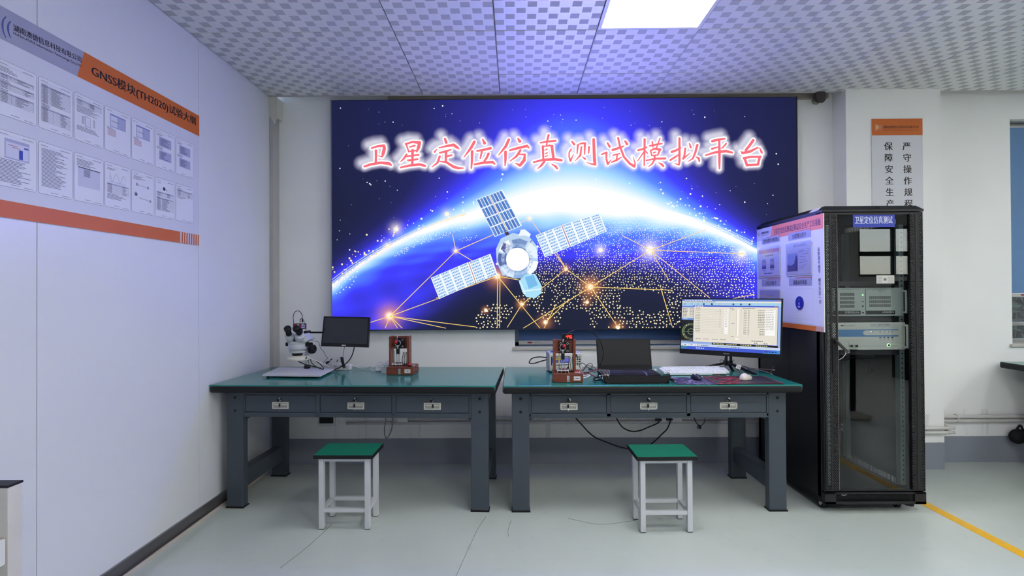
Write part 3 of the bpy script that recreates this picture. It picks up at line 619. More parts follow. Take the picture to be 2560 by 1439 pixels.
# ---------------------------------------------------------------- notice board on the left wall (sheet coordinates: y, z in metres)
XS = XL+.006
def big_board():
    t = thing('notice_board', 'wide white notice board of printed test pages with orange title bar on left wall', 'notice board', (XL, 2.0, 1.66))
    zt, zh, z0 = 2.443, 2.319, 1.658; ye = aX(498, 300, XS).y
    part('board_panel', t, lambda m: m.box((XL+.0006, .75, z0), (XS-.0005, ye, zt), PLW))
    S = Sheet(lambda u, v: Vector((XS, u, v)), (1, 0, 0), PRINT, .0003); S.lay = 0
    S.rect(.75, z0, ye, zt, rgb(208, 210, 222)); S.lay = 1
    S.rect(.75, zh, 2.187, zt, rgb(158, 160, 182)); S.poly([(2.187, zh), (2.187, zt), (2.226, zt)], rgb(158, 160, 182)); S.lay = 2
    S.poly([(2.224, zt), (ye, zt), (ye, zh), (2.187, zh)], ORANGE); S.rect(.75, z0, ye-.175, z0+.064, ORANGE)
    for k in range(8): S.poly([(ye-.165+k*.021, z0), (ye-.153+k*.021, z0), (ye-.150+k*.021, z0+.064), (ye-.162+k*.021, z0+.064)], ORANGE)
    ink = rgb(24, 24, 40); S.lay = 3
    A, B = aX(33, 76, XS), aX(203, 157, XS); S.word(CN, (A.y, A.z), (B.y, B.z), .0255, ink, bold=.008)
    A, B = aX(33, 87, XS), aX(203, 170, XS); S.word(EN, (A.y, A.z), (B.y, B.z), .0125, ink, bold=.008)
    A, B = aX(229, 193, XS), aX(489, 317, XS); S.word('GNSS模块(TH2020)试验大纲', (A.y, A.z), (B.y, B.z), .058, rgb(22, 16, 14), bold=.016)
    logo(S, (aX(11, 66, XS).y, aX(11, 66, XS).z), .075, rev=1)
    for r, (za, zc) in enumerate(((2.245, 2.038), (1.984, 1.774))):
        for k in range(-2, 7):
            y0 = 1.843+.164*k; y1 = y0+.157; c = .008; S.lay = 2; dz = .0012*k
            def rr(i): return [(y0+i, za-c+dz), (y0+c, za-i+dz), (y1-c, za-i+dz), (y1-i, za-c+dz), (y1-i, zc+c+dz), (y1-c, zc+i+dz), (y0+c, zc+i+dz), (y0+i, zc+c+dz)]
            S.poly(rr(0), rgb(70, 70, 96)); S.lay = 3; S.poly(rr(.0011), rgb(220, 222, 232)); S.lay = 4
            g = rgb(64, 64, 84); lg = rgb(150, 152, 172)
            S.dashes(y0+.012, y0+.045, za-.014+dz, .0016, g); S.dashes(y0+.1, y1-.012, za-.014+dz, .0018, g); S.dashes(y0+.055, y0+.09, zc+.01+dz, .0016, g); S.dashes(y1-.05, y1-.012, zc+.007+dz, .0016, g)
            S.rect(y0+.01, za-.017+dz, y1-.01, za-.0164+dz, lg)
            z = za-.027+dz; kind = (r, k)
            def lines(n, full=.95, ind=0):
                nonlocal z
                for _ in range(n):
                    S.dashes(y0+.014+ind, y1-.014, z, .0019, g, random.uniform(.5, 1)*full, 4, 14); z -= .0052
            def table(rows, cols, h=.0055):
                nonlocal z
                ya, yb = y0+.013, y1-.013; ztp = z+.003
                S.rect(ya, ztp-h, yb, ztp, rgb(176, 178, 198)); S.lay = 5
                for i in range(rows+1): S.rect(ya, ztp-h*i-.0004, yb, ztp-h*i+.0002, g)
                for q in cols+[0, 1]: S.rect(ya+(yb-ya)*q-.0003, ztp-h*rows, ya+(yb-ya)*q+.0003, ztp, g)
                for i in range(rows): S.dashes(ya+.004, ya+.03, ztp-h*i-h*.7, .0017, g); S.dashes(ya+(yb-ya)*(cols[-1])+.003, yb-.004, ztp-h*i-h*.7, .0017, g, random.uniform(.3, .8))
                S.lay = 4; z = ztp-h*rows-.007
            def picture(h, inner):
                nonlocal z
                S.rect(y0+.03, z-h, y1-.03, z, rgb(168, 172, 204)); S.lay = 5; inner(y0+.03, y1-.03, z-h, z); S.lay = 4; z -= h+.007
            def screen(a, b, lo, hi):
                S.lay = 6; S.rect(a+.002, hi-.006, b-.002, hi-.002, rgb(120, 128, 190)); S.rect(a+.004, lo+.004, a+(b-a)*.45, hi-.009, rgb(206, 208, 224)); S.lay = 7; S.dashes(a+.008, b-.01, lo+(hi-lo)*.45, .002, g, .6)
            if kind == (0, 0): lines(4, .5); z -= .006; table(3, [.3, .5]); lines(2, .3); table(4, [.3, .7]); lines(2, .3); table(7, [.33, .45])
            elif kind == (0, 1): lines(1, .3); table(13, [.1, .32]); lines(3, .3); table(10, [.1, .4, .66])
            elif kind == (0, 2):
                table(4, [.25, .5]); lines(6); S.rect(y0+.055, z-.05, y0+.085, z-.004, lg); S.lay = 6; S.rect(y0+.057, z-.048, y0+.083, z-.006, rgb(216, 218, 230)); S.lay = 4
                for i in range(9): S.dashes(y0+.04, y0+.052, z-.01-.004*i, .0016, g); S.dashes(y0+.1, y0+.11, z-.01-.004*i, .0016, g)
                z -= .058; lines(4, .9)
            elif kind in ((0, 3), (0, 4)): picture(.062, screen); lines(2, .4); [S.dashes(y0+.016, y0+.07, z-.005*i, .0019, rgb(160, 70, 80)) for i in range(6)]; z -= .035
            elif kind in ((0, 5), (0, 6)): lines(2, .5); picture(.05, lambda a, b, lo, hi: setattr(S, 'lay', 6) or [S.dashes(a+.01, b-.01, lo+.006+.005*i, .002, g, random.uniform(.4, 1)) for i in range(8)]); lines(3, .5); picture(.05, lambda a, b, lo, hi: setattr(S, 'lay', 6) or [S.dashes(a+.01, b-.02, lo+.006+.005*i, .002, g, random.uniform(.4, 1)) for i in range(8)])
            elif kind == (1, 0):
                picture(.075, lambda a, b, lo, hi: (setattr(S, 'lay', 6), S.rect(a+.004, lo+.005, b-.004, hi-.012, rgb(206, 208, 226)), setattr(S, 'lay', 7), S.rect(a+.055, lo+.006, a+.07, lo+.042, rgb(52, 74, 168)), S.rect(a+.075, lo+.05, a+.092, lo+.056, rgb(70, 84, 170)), S.dashes(a+.012, a+.05, hi-.024, .002, rgb(176, 60, 80)), S.dashes(a+.03, a+.06, hi-.03, .002, rgb(176, 60, 80)))); lines(4); S.dashes(y0+.04, y0+.06, z, .0019, rgb(170, 60, 80)); lines(13)
            elif kind == (1, 2): lines(6); S.rect(y0+.02, z-.085, y1-.02, z, rgb(196, 198, 216)); S.lay = 5; S.lay = 6; S.rect(y0+.02, z-.004, y1-.02, z, rgb(60, 60, 84)); [S.dashes(y0+.05, y0+.09, z-.01-.004*i, .0018, g, .8) for i in range(8)]; S.lay = 4
            elif kind == (1, 3):
                lines(2, .4); S.line((y0+.03, z), (y0+.03, z-.05), .0008, g); S.line((y0+.03, z-.05), (y1-.03, z-.05), .0008, g)
                c = [(y0+.03+.095*i/24, z-.028+.02*math.sin(i*.55+2.6)) for i in range(25)]
                for a, b in zip(c, c[1:]): S.line(a, b, .0009, rgb(80, 84, 120))
                z -= .062; table(8, [.2, .7]); lines(5)
            elif kind == (1, 4):
                lines(4, .6); S.line((y0+.03, z-.02), (y1-.03, z-.025), .0012, g); S.rect(y0+.03, z-.026, y0+.042, z-.012, lg); S.rect(y1-.05, z-.03, y1-.04, z-.016, lg); S.disc((y0+.03, z-.07), .011, lg); S.lay = 5; S.disc((y0+.03, z-.07), .006, g); S.line((y0+.05, z-.085), (y1-.03, z-.09), .0016, g); S.disc((y1-.028, z-.09), .007, lg); S.lay = 4
            elif kind == (1, 5): lines(1, .3); S.disc((y0+.07, z-.02), .01, g); S.line((y0+.075, z-.016), (y0+.095, z-.028), .004, lg); z -= .045; table(4, [.3, .6]); lines(1, .4); table(12, [.1, .3])
            elif kind == (1, 6): lines(2, .4); table(6, [.2, .4, .7]); lines(2, .7)
            else: lines(30)
    S.build('printed_face', t)
big_board()
# ---------------------------------------------------------------- safety sign on the pillar
def pillar_sign():
    Y = YP-.008; p = lambda x, y: aY(x, y, Y); a = p(2179, 297); b = p(2306, 297); zm = p(2240, 338).z
    t = thing('safety_sign', 'tall white safety sign with an orange head and black characters on the pillar', 'sign', ((a.x+b.x)/2, YP, 1.60))
    part('sign_panel', t, lambda m: m.box((a.x, Y+.0004, 1.60), (b.x, YP, a.z), PLW))
    S = Sheet(lambda u, v: Vector((u, Y, v)), (0, -1, 0), PRINT, .0003); S.lay = 0; S.rect(a.x, 1.60, b.x, a.z, rgb(206, 207, 214)); S.lay = 1
    S.rect(a.x, zm, b.x, a.z, ORANGE); S.lay = 2; ink = rgb(30, 22, 20)
    q = p(2208, 321); r = p(2296, 321); S.word(CN, (q.x, q.z), (r.x, q.z), .021, rgb(58, 34, 24), bold=.012); q = p(2208, 327); S.word(EN, (q.x, q.z), (r.x, q.z), .009, rgb(58, 34, 24))
    c = p(2196, 318); S.rect(c.x-.028, c.z-.025, c.x-.006, c.z+.025, rgb(206, 140, 84)); logo(S, (c.x+.01, c.z), .045, (rgb(176, 160, 160), rgb(226, 186, 140)), 1)
    for x0, body in ((2210, '保障安全生产'), (2256, '严守操作规程')):
        for i, ch in enumerate(body):
            q = p(x0-.5+i*.9, 373.5+28.7*i); S.glyph(ch, (q.x, q.z), .0655, ink, 0); S.lay = 2.3; S.glyph(ch, (q.x+.0016, q.z+.0003), .0655, ink, 0); S.lay = 2.6; S.glyph(ch, (q.x+.0030, q.z+.0006), .0655, ink, 0); S.lay = 2
    S.build('printed_face', t)
pillar_sign()

# ================================================================ WORKBENCHES
ZT = .80
def bench(label, x0, y0, rz, W):
    """x0, y0 = front left corner of the worktop; local x to the right, y to the back"""
    D, t = .77, .052
    root = thing('workbench', label, 'workbench', (x0, y0, 0), rz, 'three drawer workbenches'); T = ROOT[root]
    def P(name, fn, parent=root, **kw):
        m = MB(); m.T = T; fn(m); return m.build(name, parent, **kw)
    P('worktop', lambda m: m.box((.004, .004, ZT-.03), (W-.004, D, ZT), GREEN, .002), label='glossy green worktop')
    P('edge_strip', lambda m: (m.box((0, 0, ZT-t), (W, .06, ZT-.0012), BLACKRUB, .018), m.box((0, .02, ZT-t), (.03, D, ZT-.0012), BLACKRUB, .012), m.box((W-.03, .02, ZT-t), (W, D, ZT-.0012), BLACKRUB, .012), m.box((.02, .04, ZT-t), (W-.02, D-.01, ZT-.028), BLACKRUB)), label='black rounded edge')
    yf, yb = .093, .70; lx = (.055, W-.165); zl = ZT-t
    for k, xa in enumerate(lx):
        for j, ya in enumerate((yf, yb-.055)):
            def leg(m):
                m.box((xa, ya, .006), (xa+.108, ya+.055, zl), STEEL, .004); m.box((xa-.004, ya-.006, 0), (xa+.112, ya+.061, .008), BLACKRUB)
                if j == 0:
                    for z in (zl-.045, zl-.128): m.cyl((xa+.055, ya+.002, z), (xa+.055, ya-.0006, z), .0095, HOLE); m.ring((xa+.055, ya-.0005, z), (0, 1, 0), .0095, .0012, STEEL, 16, 5)
            P('leg', leg)
        P('side_rail', lambda m: m.box((xa+.02, yf+.05, .115), (xa+.088, yb-.05, .225), STEEL, .004))
        P('side_frame', lambda m: m.box((xa+.01, yf+.05, zl-.09), (xa+.098, yb-.05, zl), STEEL, .004))
    xa, xb = lx[0]+.108, lx[1]; zb, zt = zl-.168, zl
    def frame(m):
        m.box((xa, yf+.012, zb+.02), (xb, yf+.50, zt-.003), mat('drawer_case', rgb(70, 80, 90), .5)); m.box((xa, yf, zt-.026), (xb, yf+.014, zt), STEEL, .001); m.box((xa, yf, zb), (xb, yf+.02, zb+.03), STEEL, .002)
        w = (xb-xa)/3
        for i in range(4):
            c = xa+w*i; m.box((max(xa, c-.012), yf, zb+.01), (min(xb, c+.012), yf+.014, zt), STEEL, .001)
        for s, q in ((1, xa), (-1, xb)): m.prism([(q, yf+.03, zb+.002), (q+s*.05, yf+.03, zb+.002), (q+s*.006, yf+.03, zb-.02), (q, yf+.03, zb-.02)], (0, .05, 0), STEEL)
    P('drawer_frame', frame)
    w = (xb-xa)/3
    for i in range(3):
        a, b = xa+w*i+.0145, xa+w*(i+1)-.0145; z0, z1 = zb+.033, zt-.029; cx = (a+b)/2+.0; sy = yf+.002
        dr = P('drawer', lambda m: m.box((a, sy, z0), (b, sy+.02, z1), STEEL, .0015))
        def handle(m):
            h = (z0+z1)/2-.012; w2, h2 = .054, .022
            for lo, hi in (((-w2, -h2), (w2, -h2+.007)), ((-w2, h2-.007), (w2, h2)), ((-w2, -h2), (-w2+.009, h2)), ((w2-.009, -h2), (w2, h2))): m.box((cx+lo[0], sy-.003, h+lo[1]), (cx+hi[0], sy+.001, h+hi[1]), CREAM, .0012)
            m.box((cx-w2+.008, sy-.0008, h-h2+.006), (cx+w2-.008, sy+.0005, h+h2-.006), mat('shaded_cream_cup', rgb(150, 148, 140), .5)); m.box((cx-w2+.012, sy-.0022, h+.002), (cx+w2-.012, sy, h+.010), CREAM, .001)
        P('handle', handle, dr, label='cream recessed handle'); zk = (z0+z1)/2+.028
        P('lock', lambda m: (m.cyl((cx, sy, zk), (cx, sy-.004, zk), .0105, CHROME), m.cyl((cx, sy-.003, zk), (cx, sy-.006, zk), .006, mat('blue_lock_cap', rgb(30, 60, 100), .3))), dr, label='round chrome lock')
        dx = random.uniform(-.009, .006)
        def key(m):
            m.cyl((cx, sy-.002, zk), (cx, sy-.018, zk), .0022, CHROME); m.sphere((cx-.003, sy-.024, zk-.003), (.009, .003, .009), PLB); m.ring((cx+dx*.6, sy-.02, zk-.016), (0, 1, .3), .009, .0009, CHROME, 16, 5)
            m.sphere((cx+dx, sy-.014, zk-.036), (.006, .0025, .013), PLB); m.box((cx+dx-.0018, sy-.015, zk-.066), (cx+dx+.0018, sy-.0135, zk-.046), CHROME)
        P('key', key, dr, label='pair of black headed keys')
    return root
B1 = bench('green topped steel workbench on the left, carrying the microscope', -1.905, 3.135, math.radians(-2.4), 1.79)
B2 = bench('green topped steel workbench on the right, carrying laptop and lit monitor', -.077, 3.058, 0, 1.815)
# the third bench, cut off by the right edge of the picture
def side_bench():
    c0 = aZ(2488, 899, .80); t = thing('workbench', 'green topped workbench cut off at the right edge, by the wall', 'workbench', (3.72, 2.6, 0), 0); T = ROOT[t]
    x0, y1, x1, y0 = 3.80, 3.99, 5.2, 2.75
    a = Vector((x0-.02, y1, 0)); b = Vector((x0-.02+.0, y0, 0))
    part('worktop', t, lambda m: m.box((x0+.004, y0, .775), (x1, y1-.004, .80), GREEN, .002)); part('edge_strip', t, lambda m: m.box((x0, y0-.004, .752), (x1, y1, .7988), BLACKRUB, .012))
    for xa in (x0+.13,):
        for ya in (y1-.12, y0+.06):
            part('leg', t, lambda m: (m.box((xa, ya, .006), (xa+.1, ya+.055, .752), STEEL, .004), m.box((xa-.004, ya-.004, 0), (xa+.104, ya+.06, .008), BLACKRUB)))
    part('side_rail', t, lambda m: m.box((x0+.15, y0+.1, .115), (x0+.21, y1-.1, .225), STEEL, .004)); part('drawer_frame', t, lambda m: m.box((x0+.22, y0+.1, .585), (x1-.1, y1-.1, .752), STEEL, .003))
side_bench()
# ================================================================ STOOLS
def stool(label, cx, cy, rz):
    t = thing('stool', label, 'stool', (cx, cy, 0), rz, 'green topped lab stools'); T = ROOT[t]
    def P(name, fn, **kw):
        m = MB(); m.T = T; fn(m); m.build(name, t, **kw)
    hx, hy, L = .148, .098, .029
    P('seat', lambda m: (m.box((-.172, -.118, .4135), (.172, .118, .435), BLACKRUB, .0015), m.box((-.1695, -.1155, .4345), (.1695, .1155, .4368), SEATG)), label='green seat with black edge')
    for sx in (-1, 1):
        for sy in (-1, 1):
            x, y = sx*(hx-L/2), sy*(hy-L/2)
            P('leg', lambda m: (m.box((x-L/2, y-L/2, .004), (x+L/2, y+L/2, .4135), WHITEM, .002), m.box((x-L/2+.001, y-L/2+.001, 0), (x+L/2-.001, y+L/2-.001, .005), RUBBERG)))
    for z0, z1 in ((.0985, .121), (.392, .4135)):
        nm = 'stretcher' if z0 < .2 else 'apron'
        for s in (-1, 1):
            P(nm, lambda m: m.box((-hx+L, s*(hy-L/2)-.011, z0), (hx-L, s*(hy-L/2)+.011, z1), WHITEM, .0015)); P(nm, lambda m: m.box((s*(hx-L/2)-.011, -hy+L, z0), (s*(hx-L/2)+.011, hy-L, z1), WHITEM, .0015))
stool('green topped white framed stool in front of the left workbench', -.992, 3.02, math.radians(-.6))
stool('green topped white framed stool in front of the right workbench', .853, 2.972, math.radians(.8))

# ================================================================ RACK CABINET
CX0, CX1, CY0, CY1, CZ0, CZ1 = 1.892, 2.512, 3.112, 3.945, .056, 1.888
def cabinet():
    t = thing('server_rack', 'tall black server rack with a glass door beside the right workbench', 'server rack', ((CX0+CX1)/2, (CY0+CY1)/2, 0))
    zt = CZ1-.038
    def frame(m):
        for x in (CX0, CX1-.04):
            for y in (CY0+.032, CY1-.04): m.box((x, y, CZ0), (x+.04, y+.04, zt), RACK, .003)
        m.box((CX0, CY0+.03, CZ0), (CX1, CY1, CZ0+.03), RACKD); 
    part('frame', t, frame)
    def top(m):
        i = .03; lo = [(CX0-.002, CY0, zt), (CX1+.002, CY0, zt), (CX1+.002, CY1, zt), (CX0-.002, CY1, zt)]; mid = [(x, y, zt+.012) for x, y, z in lo]
        hi = [(CX0+i, CY0+.022, CZ1), (CX1-i, CY0+.022, CZ1), (CX1-i, CY1-i, CZ1), (CX0+i, CY1-i, CZ1)]
        m.add(lo+mid+hi, [(3, 2, 1, 0), (8, 9, 10, 11)] + [(k+4*j, (k+1) % 4+4*j, (k+1) % 4+4*j+4, k+4*j+4) for j in (0, 1) for k in range(4)], RACK)
        e = Vector((i, 0, CZ1-zt-.012)).normalized(); nr = Vector((-e.z, 0, e.x))   # vent slots in the sloping left edge
        for k in range(42):
            y = CY0+.20+k*.0125; b = Vector((CX0-.002, y, zt+.012)) + e*.010 + nr*.0005; m.quad(b, b+e*.024, b+e*.024+Vector((0, .006, 0)), b+Vector((0, .006, 0)), HOLE)
        b = Vector((CX0-.002, CY0+.10, zt+.012)) + nr*.0008
        for k in range(30):
            for j in range(3): m.cyl((CX0+.11+k*.014+.007*(j % 2), CY0+.004+.006*j, zt+.0145+j*.0072), (CX0+.11+k*.014+.007*(j % 2), CY0+.0035+.006*j, zt+.0155+j*.0072), .0028, HOLE, n=6)
    part('top_cover', t, top)
    def slip(m):
        e = Vector((.03, 0, CZ1-zt-.012)).normalized(); nr = Vector((-e.z, 0, e.x)); o = Vector((CX0-.002, CY0+.055, zt+.012)) + nr*.001
        S = Sheet(lambda u, v: o + Vector((0, -u, 0)) + e*v, nr, PRINT, .0003); S.lay = 0; S.rect(-.085, .001, 0.01, .036, rgb(222, 222, 226)); S.lay = 1
        for k in range(5): S.dashes(-.08, -.035, .005+.006*k, .002, rgb(90, 90, 96)); S.rect(-.025, .006+.004*k, -.002, .0085+.004*k, rgb(120, 120, 124))
        m.__dict__.update(S.__dict__)
    part('barcode_slip', t, slip, label='white printed slip')
    def side(x):
        def f(m):
            m.box((x, CY0+.035, CZ0+.03), (x+.0025, CY1-.002, zt), RACK, .001); m.box((x-.0004 if x < 2 else x+.0015, 3.50, CZ0+.03), (x+.001 if x < 2 else x+.0029, 3.503, zt), HOLE)
        return f
    part('side_panel', t, side(CX0))
    part('inner_shade_sheet', t, lambda m: (m.box((CX0+.004, CY0+.08, CZ0+.04), (CX0+.006, CY1-.01, zt-.004), RACKD), m.box((CX1-.006, CY0+.08, .145), (CX1-.004, CY1-.01, 1.79), RACKD)))  # near-black sheets added inside the side panels to paint the interior's shade
    def right(m):                                            # right side with open vent slots along foot and head
        x0, x1 = CX1-.0025, CX1; ya, yb = CY0+.035, CY1-.002
        m.box((x0, ya, .130), (x1, yb, 1.80), RACK); m.box((x0, ya, CZ0+.03), (x1, yb, .092), RACK); m.box((x0, ya, 1.832), (x1, yb, zt), RACK)
        for z0, z1 in ((.092, .130), (1.80, 1.832)):
            m.box((x0, ya, z0), (x1, 3.33, z1), RACK); m.box((x0, 3.85, z0), (x1, yb, z1), RACK)
            for k in range(42):
                y = 3.33+k*.0124; m.box((x0, y, z0), (x1, y+.006, z1), RACK)
    part('side_panel', t, right)
    def back(m):
        m.box((CX0+.003, CY1-.002, CZ0+.03), (CX0+.36, CY1, zt), RACKD); m.box((CX0+.36, CY1-.002, CZ0+.03), (CX0+.40, CY1, zt), MATS['perforated_steel']); m.box((CX0+.40, CY1-.002, CZ0+.03), (CX1-.003, CY1, zt), RACKD)
    part('back_panel', t, back)
    def plinth(m):
        m.box((CX0, CY0, CZ0), (CX1, CY0+.03, CZ0+.018), RACK, .002); m.box((CX0, CY0, CZ0), (CX0+.07, CY0+.03, CZ0+.072), RACK, .002); m.box((CX1-.07, CY0, CZ0), (CX1, CY0+.03, CZ0+.072), RACK, .002)
        m.box((CX0, CY0, CZ0+.062), (CX1, CY0+.03, CZ0+.072), RACK, .002); m.box((CX0+.07, CY0+.012, CZ0+.015), (CX1-.07, CY0+.014, CZ0+.065), HOLE)
        for k in range(56):
            for s in (-1, 1): 
                x = CX0+.07+k*.0085; m.tube([(x, CY0+.009, CZ0+.017), (x+s*.026, CY0+.009, CZ0+.063)] if CX0+.07 <= x+s*.026 <= CX1-.07 else [(x, CY0+.009, CZ0+.017), (x, CY0+.009, CZ0+.018)], .0009, RACK, 3, 1)
    part('plinth', t, plinth)
    # door: glass between two perforated stiles
    dz0, dz1 = CZ0+.078, zt-.003; y0, y1 = CY0, CY0+.026
    dr = part('door', t, lambda m: (m.box((CX0+.002, y0+.004, dz0), (CX0+.007, y1, dz1), RACK), m.box((CX1-.007, y0+.004, dz0), (CX1-.002, y1, dz1), RACK), m.box((CX0+.002, y0+.008, dz1-.016), (CX1-.002, y1, dz1), RACK, .002), m.box((CX0+.002, y0+.008, dz0), (CX1-.002, y1, dz0+.012), RACK, .002)))
    xg0, xg1 = CX0+.092, CX1-.088
    for a, b in ((CX0+.007, xg0-.003), (xg1+.003, CX1-.007)):
        c1, c2 = a+(b-a)*.42, a+(b-a)*.56
        def stile(m):
            m.box((a, y0, dz0+.01), (c1, y0+.0015, dz1-.012), MATS['perforated_steel']); m.box((c2, y0, dz0+.01), (b, y0+.0015, dz1-.012), MATS['perforated_steel']); m.box((c1, y0-.002, dz0+.01), (c2, y0+.004, dz1-.012), RACK, .001)
            m.box((b-.003, y0, dz0+.01), (b, y0+.018, dz1-.012), RACK); m.box((a, y0, dz0+.01), (a+.003, y0+.018, dz1-.012), RACK)
        part('door_stile', dr, stile, label='perforated black steel edge')
    part('glass_pane', dr, lambda m: m.box((xg0, y0+.010, dz0+.012), (xg1, y0+.014, dz1-.014), MATS['cabinet_glass']), label='dark tinted glass')
    part('glass_bead', dr, lambda m: m.box((xg0-.004, y0+.002, dz0+.012), (xg0+.001, y0+.012, dz1-.014), mat('pale_bead', rgb(120, 112, 108), .4)))
    yg = y0+.0095
    def plate(m):
        S = Sheet(lambda u, v: Vector((u, yg, v)), (0, -1, 0), PRINT, .0004); a = aY(2132, 533, yg); b = aY(2237, 567, yg); S.lay = 0; S.rect(a.x, b.z, b.x, a.z, rgb(44, 62, 166)); S.lay = 1
        q = aY(2137, 559, yg); r = aY(2231, 559, yg); S.word('卫星定位仿真测试', (q.x, q.z), (r.x, q.z), .046, rgb(206, 212, 232), bold=.008); m.__dict__.update(S.__dict__)
    part('name_plate', dr, plate, label='blue plate with white characters')
    def stk(m):
        S = Sheet(lambda u, v: Vector((u, yg, v)), (0, -1, 0), PRINT, .0004); a = aY(2191, 688, yg); b = aY(2236, 708, yg); S.lay = 0; S.rect(a.x, b.z, b.x, a.z, rgb(196, 194, 186)); S.lay = 1
        for k in range(5): S.dashes(a.x+.006, a.x+.035, b.z+.006+.0075*k, .002, rgb(120, 120, 116)); S.dashes(a.x+.07, b.x-.004, b.z+.006+.0075*k, .002, rgb(120, 120, 116))
        S.disc(((a.x+b.x)/2-.002, (a.z+b.z)/2), .009, rgb(110, 110, 108)); m.__dict__.update(S.__dict__)
    part('data_sticker', dr, stk, label='pale printed sticker on glass')
    def oval(m):
        S = Sheet(lambda u, v: Vector((u, yg, v)), (0, -1, 0), PRINT, .0004); a = aY(2110, 1235.5, yg); S.lay = 0; S.disc((a.x, a.z), .016, rgb(214, 216, 220), 20, .008); S.lay = 1; S.dashes(a.x-.01, a.x+.01, a.z-.003, .005, rgb(80, 84, 100), 1, 2, 4); m.__dict__.update(S.__dict__)
    part('oval_sticker', dr, oval, label='small white oval sticker')
    def handle(m):
        a = aY(2086, 852, CY0-.002); b = aY(2117, 879, CY0-.05); m.box((a.x-.016, CY0-.008, a.z-.20), (a.x+.010, CY0+.002, a.z+.02), PLB, .004)
        m.prism([a+Vector((-.006, -.006, .004)), a+Vector((.008, -.006, .006)), b+Vector((.008, 0, .002)), b+Vector((-.004, 0, -.006))], (0, -.012, 0), PLB); m.cyl(a+Vector((0, .004, 0)), a+Vector((0, -.014, 0)), .008, PLB)
        m.tube([b, b+Vector((-.02, .0, -.03)), b+Vector((-.04, .012, -.05))], .0022, mat('pale_key_steel', rgb(200, 180, 170), .3, metal=.4)); m.box(b+Vector((-.012, -.004, -.008)), b+Vector((.016, .002, .008)), CHROME, .002)
    part('swing_handle', dr, handle, label='black swing handle standing open')
    # nineteen inch mounting rails, shelves, casters
    for x in (1.968, 2.425):
        for y in (3.20, 3.72):
            def rail(m):
                m.box((x, y, .14), (x+.03, y+.003, 1.78), GALV); m.box((x if x > 2.2 else x+.027, y, .14), (x+.003 if x > 2.2 else x+.03, y+.04, 1.78), GALV)
                if y < 3.5:
                    for k in range(52): m.box((x+.011, y-.0006, .17+k*.0305), (x+.019, y+.0005, .178+k*.0305), HOLE)
            part('mounting_rail', t, rail, label='galvanised rail with square holes')
    return t
RK = cabinet()
zs1 = aY(2170, 791, 3.19).z; zs2 = aY(2170, 874, 3.19).z
def shelf(z): part('shelf', RK, lambda m: (m.box((1.97, 3.21, z-.012), (2.44, 3.74, z-.002), RACK, .001), m.box((1.97, 3.205, z-.030), (2.44, 3.212, z-.002), RACK, .001)))
shelf(zs1-.002); shelf(zs2-.004); shelf(aY(2170, 702, 3.2).z)
for x in (CX0+.045, CX1-.11):
    for y in (CY0+.075, CY1-.075):
        def caster(m):
            m.box((x-.03, y-.03, CZ0-.004), (x+.03, y+.03, CZ0), GALV); m.prism([(x-.017, y-.02, CZ0), (x-.017, y+.02, CZ0), (x-.017, y+.035, .02), (x-.017, y+.018, .014)], (.003, 0, 0), CREAM); m.prism([(x+.014, y-.02, CZ0), (x+.014, y+.02, CZ0), (x+.014, y+.035, .02), (x+.014, y+.018, .014)], (.003, 0, 0), CREAM)
        cs = part('caster', RK, caster); part('wheel', cs, lambda m: m.cyl((x-.012, y+.024, .024), (x+.012, y+.024, .024), .024, PLB, n=24))
for x in (CX0+.13, CX1-.06): part('levelling_foot', RK, lambda m: (m.cyl((x, CY0+.06, .034), (x, CY0+.06, CZ0), .006, GALV), m.cyl((x, CY0+.06, .028), (x, CY0+.06, .036), .026, PLB)))

